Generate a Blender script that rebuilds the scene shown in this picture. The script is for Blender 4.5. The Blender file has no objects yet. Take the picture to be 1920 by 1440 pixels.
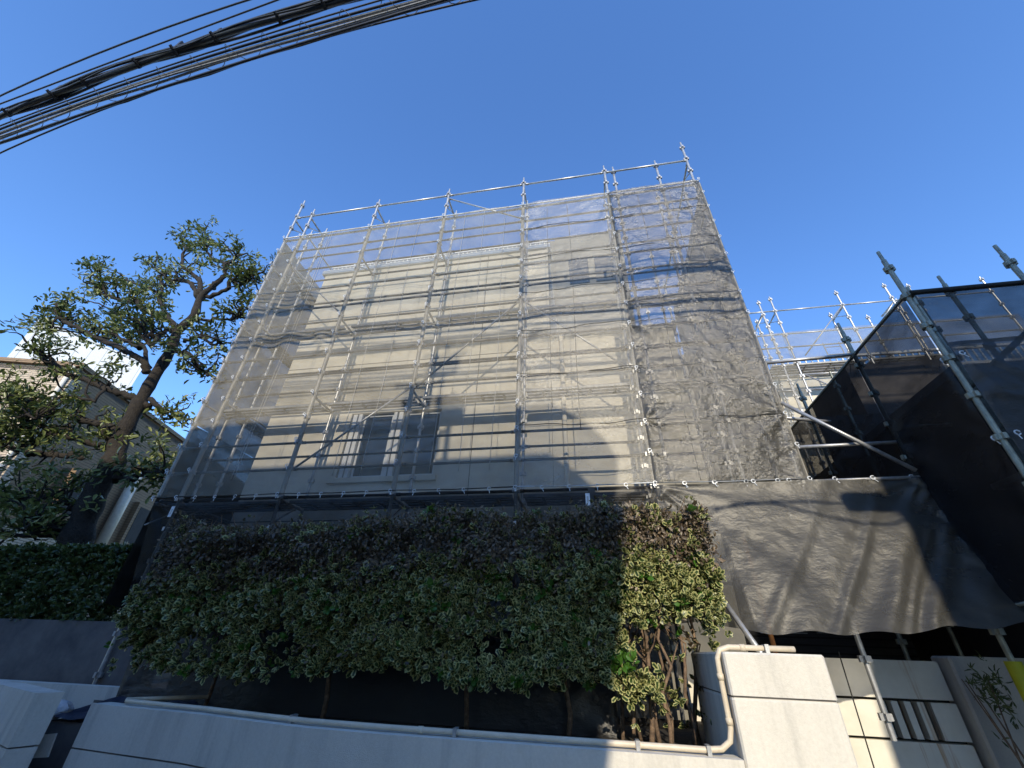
import bpy, math, random
import numpy as np
from mathutils import Vector, Matrix
random.seed(7); rng = np.random.default_rng(7)
S = bpy.context.scene
COL = S.collection

# ------------------------------------------------------------------ camera
F, CX, CY = 780.0, 960.0, 720.0
def _n(v): return v / np.linalg.norm(v)
_z = _n(np.array([43., -1214., F])); _l = _n(np.array([-4847., 365., F]))
_x = -_n(_l - _z * (_l @ _z)); _y = np.cross(_z, _x)
R = np.stack([_x, _y, _z])
EYE = np.array([0., 0., 1.5])
cam = bpy.data.objects.new('camera', bpy.data.cameras.new('camera'))
cam.data.sensor_fit = 'HORIZONTAL'; cam.data.sensor_width = 36.0; cam.data.lens = F / 1920 * 36
cam.data.clip_start = 0.05; cam.data.clip_end = 5000
M = Matrix.Identity(4)
for i in range(3):
    M[i][0] = R[i, 0]; M[i][1] = -R[i, 1]; M[i][2] = -R[i, 2]; M[i][3] = EYE[i]
cam.matrix_world = M
COL.objects.link(cam); S.camera = cam
def at(px, py, Y):                      # a point of the photograph at a known distance Y along the street's depth
    d = R @ np.array([px - CX, py - CY, F]); return Vector(EYE + d * (Y / d[1]))
def at_x(px, py, X):
    d = R @ np.array([px - CX, py - CY, F]); return Vector(EYE + d * (X / d[0]))
def at_z(px, py, Z):
    d = R @ np.array([px - CX, py - CY, F]); return Vector(EYE + d * ((Z - 1.5) / d[2]))

# ------------------------------------------------------------------ light
SUN = Vector((0.15, -1.0, 0.44)).normalized()
elev = math.asin(SUN.z)
W = bpy.data.worlds.new('World'); S.world = W; W.use_nodes = True
nt = W.node_tree; nt.nodes.clear()
sky = nt.nodes.new('ShaderNodeTexSky'); sky.sky_type = 'NISHITA'; sky.sun_disc = False
sky.sun_elevation = elev; sky.sun_rotation = math.radians(180 - 8.5)
sky.altitude = 300; sky.air_density = 1.15; sky.dust_density = 0.1; sky.ozone_density = 4.5
bg = nt.nodes.new('ShaderNodeBackground'); bg.inputs[1].default_value = 0.146
ow = nt.nodes.new('ShaderNodeOutputWorld')
hs = nt.nodes.new('ShaderNodeHueSaturation'); hs.inputs['Saturation'].default_value = 1.12; hs.inputs['Hue'].default_value = .508
nt.links.new(sky.outputs[0], hs.inputs['Color']); nt.links.new(hs.outputs[0], bg.inputs[0]); nt.links.new(bg.outputs[0], ow.inputs[0])
sl = bpy.data.lights.new('sun', 'SUN'); sl.energy = 2.02; sl.angle = math.radians(0.5); sl.color = (1.0, 0.89, 0.70)
so = bpy.data.objects.new('sun', sl); COL.objects.link(so)
so.rotation_euler = SUN.to_track_quat('Z', 'Y').to_euler(); so.location = (0, -20, 20)
S.view_settings.view_transform = 'Standard'; S.view_settings.look = 'None'
S.view_settings.exposure = 1.25; S.view_settings.gamma = 1.0
S.render.engine = 'CYCLES'
S.cycles.max_bounces = 8; S.cycles.transparent_max_bounces = 24; S.cycles.use_denoising = True
S.cycles.caustics_reflective = False; S.cycles.caustics_refractive = False

# ------------------------------------------------------------------ materials
class NT:
    def __init__(s, name):
        s.m = bpy.data.materials.new(name); s.m.use_nodes = True
        s.t = s.m.node_tree; s.b = s.t.nodes['Principled BSDF']; s.o = s.t.nodes['Material Output']
    def n(s, kind, **kw):
        nd = s.t.nodes.new(kind)
        for k, v in kw.items():
            if isinstance(k, str) and k.startswith('i_'): nd.inputs[k[2:]].default_value = v
            else: setattr(nd, k, v)
        return nd
    def l(s, a, b): s.t.links.new(a, b)
    def coords(s, scale=(1, 1, 1), kind='Object'):
        c = s.n('ShaderNodeTexCoord'); m = s.n('ShaderNodeMapping'); m.inputs['Scale'].default_value = scale
        s.l(c.outputs[kind], m.inputs[0]); return m.outputs[0]
    def noise(s, scale, detail=4, rough=.6, vec=None):
        nd = s.n('ShaderNodeTexNoise'); nd.inputs['Scale'].default_value = scale
        nd.inputs['Detail'].default_value = detail; nd.inputs['Roughness'].default_value = rough
        s.l(vec if vec is not None else s.coords(), nd.inputs['Vector']); return nd.outputs['Fac']
    def ramp(s, fac, stops):
        r = s.n('ShaderNodeValToRGB'); e = r.color_ramp.elements
        while len(e) < len(stops): e.new(0.5)
        for k, (p, c) in enumerate(stops):
            e[k].position = p; e[k].color = (*c, 1) if len(c) == 3 else c
        s.l(fac, r.inputs[0]); return r.outputs[0]
    def mix(s, fac, a, b, blend='MIX'):
        m = s.n('ShaderNodeMix', data_type='RGBA', blend_type=blend)
        for v, k in ((fac, 0), (a, 6), (b, 7)):
            if hasattr(v, 'links'): s.l(v, m.inputs[k])
            else: m.inputs[k].default_value = v if k == 0 else (*v, 1)
        return m.outputs[2]
    def math(s, op, a, b=None):
        m = s.n('ShaderNodeMath', operation=op)
        for k, v in enumerate((a, b)):
            if v is None: continue
            if hasattr(v, 'links'): s.l(v, m.inputs[k])
            else: m.inputs[k].default_value = v
        return m.outputs[0]
    def bump(s, h, strength=.3, dist=.01):
        b = s.n('ShaderNodeBump'); b.inputs['Strength'].default_value = strength; b.inputs['Distance'].default_value = dist
        s.l(h, b.inputs['Height']); return b.outputs[0]
def mat(name, c1, c2=None, scale=6, rough=.7, metal=0, bump=0, bscale=60, bdist=.004, spec=.5, stretch=(1, 1, 1), lo=.35, hi=.65):
    t = NT(name); c2 = c2 or tuple(v * .75 for v in c1)
    v = t.coords(stretch)
    t.l(t.ramp(t.noise(scale, 6, .65, v), [(lo, c1), (hi, c2)]), t.b.inputs['Base Color'])
    t.b.inputs['Roughness'].default_value = rough; t.b.inputs['Metallic'].default_value = metal
    t.b.inputs['Specular IOR Level'].default_value = spec
    if bump: t.l(t.bump(t.noise(bscale, 3, .6, t.coords()), bump, bdist), t.b.inputs['Normal'])
    return t.m

MAT = {}
MAT['galv'] = mat('galvanised_steel', (.50, .50, .49), (.33, .33, .33), 14, .38, .5, .15, 90, .002)
MAT['rail'] = mat('dull_rail_steel', (.10, .09, .085), (.055, .05, .048), 12, .4, .3, .1, 90, .002)
MAT['galv_old'] = mat('weathered_steel', (.36, .37, .30), (.22, .23, .19), 10, .5, .4, .2, 80, .002)
MAT['rust'] = mat('rusty_steel', (.36, .16, .05), (.20, .08, .03), 18, .8, .1, .3)
MAT['deck'] = mat('deck_metal', (.34, .34, .33), (.22, .22, .22), 9, .55, .4)
MAT['rope'] = mat('black_cord', (.02, .02, .02), None, 20, .8)
MAT['seam'] = mat('seam_tape', (.05, .047, .04), None, 20, .7)
MAT['white_tie'] = mat('pale_plastic', (.75, .77, .78), (.6, .62, .64), 20, .35)
MAT['cable'] = mat('black_cable', (.018, .018, .02), (.03, .03, .032), 30, .5)
MAT['cable_grey'] = mat('grey_cable', (.28, .28, .27), (.16, .16, .16), 20, .5)
MAT['conduit'] = mat('cream_plastic', (.66, .58, .45), (.56, .48, .36), 8, .45)
MAT['yellow'] = mat('yellow_plastic', (.62, .56, .03), (.48, .43, .02), 7, .45)
MAT['glass'] = mat('dark_glass', (.02, .025, .03), (.035, .04, .045), 1.5, .06, 0, spec=.8)
MAT['white_frame'] = mat('white_aluminium', (.80, .80, .78), (.7, .7, .68), 5, .35)
MAT['concrete'] = mat('dark_concrete', (.16, .145, .135), (.085, .08, .08), 3, .9, 0, .35, 120, .004)
MAT['soil'] = mat('soil', (.05, .04, .03), (.02, .017, .013), 12, 1, 0, .8, 30, .03)
MAT['asphalt'] = mat('asphalt', (.13, .13, .125), (.09, .09, .09), 20, .9, 0, .5, 200, .004)
MAT['dark_wall'] = mat('dark_wall', (.035, .033, .03), (.018, .018, .018), 3, .8)
MAT['bark'] = mat('bark', (.042, .034, .024), (.014, .011, .009), 16, .95, 0, 1.0, 40, .03, lo=.3, hi=.7)
MAT['stem'] = mat('stem_bark', (.24, .16, .10), (.09, .06, .04), 22, .9, 0, .6, 60, .01)
MAT['bag'] = mat('white_plastic', (.8, .8, .8), (.62, .64, .68), 25, .4, 0, .8, 30, .02)
MAT['tarp'] = mat('navy_tarp', (.025, .03, .06), (.015, .02, .04), 8, .5, 0, .6, 12, .02)
MAT['pale_plaster'] = mat('pale_plaster', (.78, .76, .70), (.70, .68, .62), 2, .9)
MAT['grey_render'] = mat('grey_render', (.20, .19, .165), (.15, .142, .125), 2, .9, 0, .2, 140, .003)
MAT['beige_house'] = mat('beige_render', (.74, .69, .57), (.65, .60, .49), 2.2, .9, 0, .25, 140, .003)

def stucco(name, c, dirt=(.45, .43, .38)):
    t = NT(name)
    big = t.noise(1.3, 5, .6, t.coords((1, 1, .35)))
    drip = t.noise(7, 4, .6, t.coords((1, 1, .12)))
    c1 = t.mix(t.ramp(big, [(.42, (0, 0, 0)), (.75, (.55, .55, .55))]), c, dirt)
    c2 = t.mix(t.ramp(drip, [(.50, (0, 0, 0)), (.74, (.45, .45, .45))]), c1, tuple(v * .6 for v in dirt))
    fine = t.noise(55, 3, .7)
    c3 = t.mix(.12, c2, t.ramp(fine, [(.3, (.35, .34, .32)), (.7, (.95, .94, .9))]))
    t.l(c3, t.b.inputs['Base Color']); t.b.inputs['Roughness'].default_value = .85
    t.l(t.bump(t.noise(170, 4, .7), .5, .004), t.b.inputs['Normal'])
    return t.m
MAT['white_wall'] = stucco('white_stucco', (.68, .64, .555))

def sheet_material(name, col, alpha, gloss=.18, rough=.42, crinkle=.5, hue2=None):
    """woven plastic mesh sheet: open holes let part of the light straight through"""
    t = NT(name); t.t.nodes.remove(t.b)
    co = t.coords((1, 1, 1))
    n1 = t.noise(7, 5, .62, t.coords((.8, 1, 1.5)))
    n2 = t.noise(30, 4, .6, co)
    cr = t.n('ShaderNodeTexNoise'); cr.noise_type = 'RIDGED_MULTIFRACTAL'; cr.inputs['Scale'].default_value = 10.0; cr.inputs['Detail'].default_value = 6
    cr.inputs['Distortion'].default_value = .7; t.l(t.coords((.8, 1, 1.3)), cr.inputs['Vector'])
    h = t.math('ADD', t.math('MULTIPLY', cr.outputs['Fac'], .25), t.math('ADD', n1, t.math('MULTIPLY', n2, .25)))
    nor = t.bump(h, crinkle, .03)
    hue2 = hue2 or tuple(v * .72 for v in col)
    c = t.ramp(t.noise(2.3, 5, .65, co), [(.35, col), (.7, hue2)])
    d = t.n('ShaderNodeBsdfDiffuse'); t.l(c, d.inputs[0]); t.l(nor, d.inputs['Normal'])
    tr = t.n('ShaderNodeBsdfTranslucent'); t.l(c, tr.inputs[0]); t.l(nor, tr.inputs['Normal'])
    g = t.n('ShaderNodeBsdfGlossy'); g.inputs['Roughness'].default_value = rough
    g.inputs[0].default_value = (.8, .78, .74, 1); t.l(nor, g.inputs['Normal'])
    a = t.n('ShaderNodeMixShader'); a.inputs[0].default_value = .22; t.l(d.outputs[0], a.inputs[1]); t.l(tr.outputs[0], a.inputs[2])
    b = t.n('ShaderNodeMixShader'); b.inputs[0].default_value = gloss; t.l(a.outputs[0], b.inputs[1]); t.l(g.outputs[0], b.inputs[2])
    tp = t.n('ShaderNodeBsdfTransparent')
    f = t.n('ShaderNodeMixShader')
    # woven bands and dirt vary how much passes between the threads
    al = t.ramp(t.noise(1.7, 4, .6, t.coords((1, 1, 2.2))), [(.3, (alpha - .07,) * 3), (.7, (alpha + .07,) * 3)])
    t.l(al, f.inputs[0]); t.l(tp.outputs[0], f.inputs[1]); t.l(b.outputs[0], f.inputs[2])
    t.l(f.outputs[0], t.o.inputs[0])
    return t.m
MAT['net'] = sheet_material('grey_mesh_sheet', (.40, .372, .30), .42, .02, .34, 1.0)
MAT['net_heavy'] = sheet_material('crumpled_mesh_sheet', (.10, .093, .076), .66, .12, .30, 1.3)
MAT['net_mid'] = sheet_material('rumpled_mesh_sheet', (.36, .335, .275), .46, .09, .32, 1.0)
MAT['net_side'] = sheet_material('side_mesh_sheet', (.22, .205, .17), .92, .04, .42, .5)
MAT['net_border'] = sheet_material('mesh_border', (.50, .475, .42), .84, .08, .35, .5)
MAT['net_side_shaded'] = sheet_material('shaded_side_mesh', (.02, .019, .018), .95, .02, .42, .4)  # near-black copy of the side mesh; the shade low down is painted in
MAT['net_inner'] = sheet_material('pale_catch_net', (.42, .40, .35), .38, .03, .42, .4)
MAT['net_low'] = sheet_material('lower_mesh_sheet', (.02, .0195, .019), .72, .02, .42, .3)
MAT['net_apron'] = sheet_material('apron_mesh_sheet', (.072, .069, .061), .80, .05, .42, .3)
MAT['net_black'] = sheet_material('black_mesh_sheet', (.016, .017, .020), .85, .04, .42, .4)
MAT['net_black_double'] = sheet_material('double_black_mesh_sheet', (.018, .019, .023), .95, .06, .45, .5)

def leaf_material(name, variegated):
    t = NT(name)
    at1 = t.n('ShaderNodeAttribute', attribute_name='tint'); tint = at1.outputs['Fac']
    if variegated:
        dead = t.n('ShaderNodeAttribute', attribute_name='dead').outputs['Fac']
        uv = t.n('ShaderNodeUVMap'); sx = t.n('ShaderNodeSeparateXYZ'); t.l(uv.outputs[0], sx.inputs[0])
        edge = t.math('MAXIMUM', t.math('ABSOLUTE', sx.outputs[0]), t.math('MULTIPLY', t.math('SUBTRACT', sx.outputs[1], .55), 2.0))
        edge = t.math('ADD', edge, t.math('MULTIPLY', t.math('SUBTRACT', t.noise(40, 2), .5), .5))
        green = t.ramp(tint, [(0, (.016, .036, .010)), (1, (.05, .085, .02))])
        cream = t.ramp(tint, [(0, (.31, .32, .12)), (1, (.60, .57, .25))])
        fresh = t.mix(t.ramp(edge, [(.44, (0, 0, 0)), (.60, (1, 1, 1))]), green, cream)
        plain = t.math('GREATER_THAN', tint, .86)
        fresh = t.mix(plain, fresh, (.06, .15, .02))
        brown = t.ramp(tint, [(0, (.045, .033, .021)), (.5, (.115, .083, .05)), (1, (.31, .235, .16))])
        c = t.mix(dead, fresh, brown)
    else:
        c = t.ramp(tint, [(0, (.035, .06, .018)), (.5, (.13, .16, .045)), (1, (.32, .33, .11))])
    t.l(c, t.b.inputs['Base Color']); t.b.inputs['Roughness'].default_value = .38
    t.b.inputs['Specular IOR Level'].default_value = .5
    tr = t.n('ShaderNodeBsdfTranslucent'); t.l(t.mix(.5, c, (.14, .18, .03)), tr.inputs[0])
    m = t.n('ShaderNodeMixShader'); m.inputs[0].default_value = .22
    t.l(t.b.outputs[0], m.inputs[1]); t.l(tr.outputs[0], m.inputs[2]); t.l(m.outputs[0], t.o.inputs[0])
    return t.m
MAT['euonymus'] = leaf_material('variegated_leaves', True)
MAT['evergreen'] = leaf_material('evergreen_leaves', False)

def slats(name, c1, c2, pitch, axis='Z', depth=.012, cross=None, seam=.35, frac=.22):
    t = NT(name)
    g = t.n('ShaderNodeTexCoord'); s = t.n('ShaderNodeSeparateXYZ'); t.l(g.outputs['Object'], s.inputs[0])
    fz = t.math('FRACT', t.math('MULTIPLY', s.outputs[axis], 1 / pitch))
    line = t.math('LESS_THAN', fz, frac)
    base = t.ramp(t.noise(5, 5, .6, t.coords((1, 1, 6))), [(.35, c1), (.68, c2)])
    if cross:
        ad = t.math('ADD', s.outputs['X'], s.outputs['Y'])
        row = t.math('FLOOR', t.math('MULTIPLY', s.outputs[axis], 1 / pitch))
        fx = t.math('FRACT', t.math('ADD', t.math('MULTIPLY', ad, 1 / cross), t.math('MULTIPLY', row, .5)))
        line = t.math('MAXIMUM', line, t.math('LESS_THAN', fx, .05))
    t.l(t.mix(line, base, tuple(v * seam for v in c2)), t.b.inputs['Base Color'])
    t.b.inputs['Roughness'].default_value = .75
    t.l(t.bump(t.math('SUBTRACT', 1, line), .8, depth), t.b.inputs['Normal'])
    return t.m
MAT['brick_tile'] = slats('narrow_brick_tile', (.56, .46, .34), (.42, .34, .25), .075, 'Z', .01, .23)
MAT['dark_siding'] = slats('brown_siding', (.27, .18, .10), (.20, .13, .075), .09, 'Z', .008, None, .62, .16)
MAT['white_sheet'] = slats('white_standing_seam', (.86, .86, .84), (.80, .80, .78), .55, 'Y', .015, None, .68, .05)
MAT['louver'] = slats('dark_louvre', (.05, .05, .055), (.03, .03, .035), .10, 'Z', .02)

def rust_wall():
    t = NT('rust_streaked_panel')
    base = t.ramp(t.noise(3, 5, .6), [(.35, (.78, .74, .64)), (.7, (.66, .62, .52))])
    g = t.n('ShaderNodeTexCoord'); s = t.n('ShaderNodeSeparateXYZ'); t.l(g.outputs['Object'], s.inputs[0])
    streak = t.noise(1, 5, .7, t.coords((9, 9, .5)))
    near = t.math('LESS_THAN', t.math('ABSOLUTE', t.math('SUBTRACT', s.outputs['X'], 3.36)), .16)
    k = t.math('MULTIPLY', near, t.ramp(streak, [(.50, (0, 0, 0)), (.66, (1, 1, 1))]))
    t.l(t.mix(k, base, (.42, .22, .07)), t.b.inputs['Base Color']); t.b.inputs['Roughness'].default_value = .7
    t.l(t.bump(t.noise(120, 3), .3, .003), t.b.inputs['Normal'])
    return t.m
MAT['gate'] = rust_wall()

# ------------------------------------------------------------------ mesh helpers
class MB:
    def __init__(s): s.v = []; s.f = []
    def add(s, vs, fs):
        o = len(s.v); s.v += [tuple(v) for v in vs]; s.f += [tuple(i + o for i in f) for f in fs]; return s
    def box(s, a, b, bev=0.0):
        x0, y0, z0 = (min(p, q) for p, q in zip(a, b)); x1, y1, z1 = (max(p, q) for p, q in zip(a, b))
        if bev <= 0:
            return s.add([(x0, y0, z0), (x1, y0, z0), (x1, y1, z0), (x0, y1, z0), (x0, y0, z1), (x1, y0, z1), (x1, y1, z1), (x0, y1, z1)],
                         [(0, 3, 2, 1), (4, 5, 6, 7), (0, 1, 5, 4), (1, 2, 6, 5), (2, 3, 7, 6), (3, 0, 4, 7)])
        return s.prism([(x0 + bev, y0), (x1 - bev, y0), (x1, y0 + bev), (x1, y1 - bev), (x1 - bev, y1), (x0 + bev, y1), (x0, y1 - bev), (x0, y0 + bev)], z0, z1, bev)
    def prism(s, poly, z0, z1, bev=0.0):
        n = len(poly); c = (sum(p[0] for p in poly) / n, sum(p[1] for p in poly) / n)
        rings = [[(x, y, z0) for x, y in poly]]
        if bev > 0:
            rings.append([(x, y, z1 - bev) for x, y in poly])
            ins = []
            for x, y in poly:
                d = math.hypot(x - c[0], y - c[1]) or 1; ins.append((x - (x - c[0]) / d * bev, y - (y - c[1]) / d * bev, z1))
            rings.append(ins)
        else: rings.append([(x, y, z1) for x, y in poly])
        vs = [v for r in rings for v in r]; fs = []
        for k in range(len(rings) - 1):
            for i in range(n): fs.append((k * n + i, k * n + (i + 1) % n, (k + 1) * n + (i + 1) % n, (k + 1) * n + i))
        fs.append(tuple(reversed(range(n)))); fs.append(tuple(range((len(rings) - 1) * n, len(rings) * n)))
        return s.add(vs, fs)
    def tube(s, pts, r, sides=8, caps=True):
        pts = [Vector(p) for p in pts]; n = len(pts)
        rs = r if hasattr(r, '__len__') else [r] * n
        t0 = (pts[1] - pts[0]).normalized()
        up = Vector((0, 0, 1)) if abs(t0.z) < .9 else Vector((1, 0, 0))
        nx = t0.cross(up).normalized(); vs = []; fs = []
        for i, p in enumerate(pts):
            t = (pts[min(i + 1, n - 1)] - pts[max(i - 1, 0)]).normalized()
            nx = (nx - t * nx.dot(t)).normalized(); ny = t.cross(nx)
            for k in range(sides):
                a = 2 * math.pi * k / sides; vs.append(p + (nx * math.cos(a) + ny * math.sin(a)) * rs[i])
        for i in range(n - 1):
            for k in range(sides):
                fs.append((i * sides + k, i * sides + (k + 1) % sides, (i + 1) * sides + (k + 1) % sides, (i + 1) * sides + k))
        if caps: fs.append(tuple(reversed(range(sides)))); fs.append(tuple(range((n - 1) * sides, n * sides)))
        return s.add(vs, fs)
    def mesh(s, name, smooth=False):
        me = bpy.data.meshes.new(name); me.from_pydata(s.v, [], s.f); me.update()
        if smooth: me.polygons.foreach_set('use_smooth', [True] * len(me.polygons))
        return me
def link(o, parent=None):
    COL.objects.link(o)
    if parent is not None:
        o.parent = parent; o.matrix_parent_inverse = Matrix.Translation(-parent.location)
    return o
def obj(name, mb, m, parent=None, smooth=False):
    me = mb.mesh(name, smooth) if isinstance(mb, MB) else mb
    if not me.materials: me.materials.append(MAT[m])
    return link(bpy.data.objects.new(name, me), parent)
def tag(o, label, cat, group=None):
    o['label'] = label; o['category'] = cat
    if group: o['group'] = group
    return o
def thing(name, label, cat, loc=(0, 0, 0), group=None):
    o = bpy.data.objects.new(name, None); o.location = loc; o.empty_display_size = .1; COL.objects.link(o)
    return tag(o, label, cat, group)
def structure(o): o['kind'] = 'structure'; return o

# ------------------------------------------------------------------ numpy noise for cloth
_LAT = rng.random((256, 256)) * 2 * math.pi
def perlin(x, y, seed=0):
    xi = np.floor(x).astype(int); yi = np.floor(y).astype(int); fx = x - xi; fy = y - yi
    u = fx * fx * fx * (fx * (fx * 6 - 15) + 10); v = fy * fy * fy * (fy * (fy * 6 - 15) + 10)
    def g(ix, iy, dx, dy):
        a = _LAT[(ix + seed * 37) % 256, (iy + seed * 91) % 256]; return np.cos(a) * dx + np.sin(a) * dy
    n00 = g(xi, yi, fx, fy); n10 = g(xi + 1, yi, fx - 1, fy); n01 = g(xi, yi + 1, fx, fy - 1); n11 = g(xi + 1, yi + 1, fx - 1, fy - 1)
    a = n00 + u * (n10 - n00); b = n01 + u * (n11 - n01); return a + v * (b - a)
def ridged(x, y, oct=4, seed=0):
    t = 0; a = 1; wx = x + .6 * perlin(x * .7, y * .7, seed + 5); wy = y + .6 * perlin(x * .7 + 9, y * .7, seed + 6)
    for k in range(oct):
        t = t + a * (1 - 2 * np.abs(perlin(wx, wy, seed + k))); wx = wx * 2.1 + 3.7; wy = wy * 2.1 + 1.3; a *= .5
    return t / 2
def grid_mesh(name, P):
    h, w = P.shape[:2]; me = bpy.data.meshes.new(name)
    me.vertices.add(h * w); me.vertices.foreach_set('co', P.reshape(-1).astype(np.float32))
    i = np.arange(h * w).reshape(h, w)
    q = np.stack([i[:-1, :-1], i[:-1, 1:], i[1:, 1:], i[1:, :-1]], -1).reshape(-1)
    nf = len(q) // 4
    me.loops.add(len(q)); me.loops.foreach_set('vertex_index', q.astype(np.int32))
    me.polygons.add(nf); me.polygons.foreach_set('loop_start', np.arange(0, 4 * nf, 4, dtype=np.int32))
    me.polygons.foreach_set('loop_total', np.full(nf, 4, np.int32)); me.polygons.foreach_set('use_smooth', np.ones(nf, bool))
    me.update(calc_edges=True); me.validate(); return me
def sheet(c00, c10, c01, c11, bulge=.03, crinkle=.006, fans=.012, seed=0, cell=.03, cfreq=5., fold=None, edge_pin=True, sag=0., hem=0., corner=.011):
    """cloth between four corners (bottom left, bottom right, top left, top right); returns a (h, w, 3) array"""
    c00, c10, c01, c11 = (np.array(c, float) for c in (c00, c10, c01, c11))
    wlen = max(np.linalg.norm(c10 - c00), np.linalg.norm(c11 - c01)); hlen = max(np.linalg.norm(c01 - c00), np.linalg.norm(c11 - c10))
    nu = max(int(wlen / cell), 6); nv = max(int(hlen / cell), 6)
    U, V = np.meshgrid(np.linspace(0, 1, nu + 1), np.linspace(0, 1, nv + 1))
    P = (c00 * ((1 - U) * (1 - V))[..., None] + c10 * (U * (1 - V))[..., None] + c01 * ((1 - U) * V)[..., None] + c11 * (U * V)[..., None])
    nrm = np.cross(c10 - c00, c01 - c00); nrm /= np.linalg.norm(nrm)
    x = U * wlen; z = V * hlen
    d = bulge * np.sin(np.pi * U) * (.6 + .4 * perlin(x * .8 + 4, z * .7, seed))
    d = d + bulge * .6 * perlin(x * 1.3, z * .9 + 7, seed + 3) * np.sin(np.pi * U) ** .5
    d = d + crinkle * ridged(x * cfreq * .5, z * cfreq * .5, 5, seed) * (.35 + 1.3 * np.clip(.5 + perlin(x * .9, z * .8, seed + 11) * 1.3, 0, 1))
    r_ = np.random.default_rng(seed + 100)
    k = 0
    while k * .45 <= hlen + .01:                       # the sheet is laced at every wedge socket: pulled creases fan out from it
        for side in (0, wlen):
            amp = fans * r_.choice([.15, .4, .8, 1.5]); ph = r_.random() * 6.28; nf_ = r_.integers(3, 8); L = r_.uniform(.25, .9)
            dx = np.abs(x - side); dz = z - k * .45; rr = np.hypot(dx, dz); th = np.arctan2(dz, dx + 1e-4)
            d = d + amp * np.exp(-rr / L) * np.clip(rr / .08, 0, 1) * np.cos(nf_ * th + ph) * (1 - .25 * np.cos(th * 3))
        k += 1
    for cu, cv in ((0, hlen), (wlen, hlen)):            # the top corners pull long creases down the cloth
        dx = np.abs(x - cu); dz = np.abs(z - cv); rr = np.hypot(dx, dz); th = np.arctan2(dx, dz + 1e-4)
        d = d + corner * np.clip(rr / .15, 0, 1) * np.exp(-rr / r_.uniform(.6, 1.1)) * (np.cos(13 * th + r_.random() * 6) + .6 * np.cos(23 * th + 1))
    if fold is not None: d = d + fold(U, V, x, z)
    if edge_pin: d = d * np.clip(np.minimum(U, 1 - U) * wlen / .05, 0, 1) ** .7
    P = P + nrm * d[..., None]
    if sag: P[..., 2] -= sag * 4 * U * (1 - U) * (1 - V)
    if hem: P[..., 2] += hem * perlin(x * 2.0, np.zeros_like(x) + 3, seed + 8) * (1 - V)
    return P

# ------------------------------------------------------------------ leaves
LV = np.array([(0, 0, 0), (-.38, .30, .09), (0, .32, 0), (.38, .30, .09), (-.46, .70, .08), (0, .74, -.01), (.46, .70, .08), (0, 1.0, -.05)], float)
LF = [(0, 2, 1), (0, 3, 2), (1, 2, 5, 4), (2, 3, 6, 5), (4, 5, 7), (5, 6, 7)]
LUV = np.array([(0, .1), (-1, .33), (0, .35), (1, .33), (-1, .68), (0, .7), (1, .68), (0, 1.1)], float)
def leaves(name, P, axis, nrm, L, Wd, tint, dead=None):
    n = len(P); a = axis / np.linalg.norm(axis, axis=1, keepdims=True)
    b = np.cross(a, nrm); b /= np.linalg.norm(b, axis=1, keepdims=True) + 1e-9; c = np.cross(b, a)
    co = P[:, None] + LV[None, :, 0, None] * (Wd[:, None, None] * b[:, None]) + LV[None, :, 1, None] * (L[:, None, None] * a[:, None]) + LV[None, :, 2, None] * (L[:, None, None] * c[:, None])
    me = bpy.data.meshes.new(name); nv = len(LV)
    me.vertices.add(n * nv); me.vertices.foreach_set('co', co.reshape(-1).astype(np.float32))
    fl = [i for f in LF for i in f]; tot = [len(f) for f in LF]
    li = (np.array(fl)[None] + (np.arange(n) * nv)[:, None]).reshape(-1)
    me.loops.add(len(li)); me.loops.foreach_set('vertex_index', li.astype(np.int32))
    lt = np.tile(tot, n); ls = np.concatenate([[0], np.cumsum(lt)[:-1]])
    me.polygons.add(len(lt)); me.polygons.foreach_set('loop_start', ls.astype(np.int32)); me.polygons.foreach_set('loop_total', lt.astype(np.int32))
    uv = me.uv_layers.new(name='UVMap'); uv.data.foreach_set('uv', np.tile(LUV[fl], (n, 1)).reshape(-1).astype(np.float32))
    for nm, arr in (('tint', tint), ('dead', dead)):
        if arr is None: continue
        at_ = me.attributes.new(nm, 'FLOAT', 'POINT'); at_.data.foreach_set('value', np.repeat(arr, nv).astype(np.float32))
    me.update(calc_edges=True); me.validate(); return me
def unit(n):
    v = rng.normal(size=(n, 3)); return v / np.linalg.norm(v, axis=1, keepdims=True)
def rosettes(centres, normals, per, L, spread=.85):
    """leaf whorls at twig tips: returns positions, axes, normals"""
    n = len(centres); C = np.repeat(centres, per, 0); N = np.repeat(normals, per, 0)
    T = np.cross(N, unit(n * per)); T /= np.linalg.norm(T, axis=1, keepdims=True) + 1e-9
    k = rng.uniform(.15, spread, n * per)[:, None]
    ax = T * k + N * (1 - k) ; ax /= np.linalg.norm(ax, axis=1, keepdims=True)
    return C + ax * L * .12 + rng.normal(size=(n * per, 3)) * L * .10, ax, N + unit(n * per) * .35

# ================================================================== THE SETTING
g = MB(); g.add([(-400, -400, 0), (400, -400, 0), (400, 400, 0), (-400, 400, 0)], [(0, 1, 2, 3)])
structure(obj('ground', g, 'asphalt'))
g = MB()
g.add([(-4.3, 4.05, .90), (-2.1, 3.62, .90), (.79, 3.62, .90), (.79, 4.62, .90), (1.5, 4.62, .90), (1.74, 6.28, .90), (-6.1, 6.28, .90), (-4.9, 5.3, .90)], [tuple(range(8))])
structure(obj('soil_bed', g, 'soil'))

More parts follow.
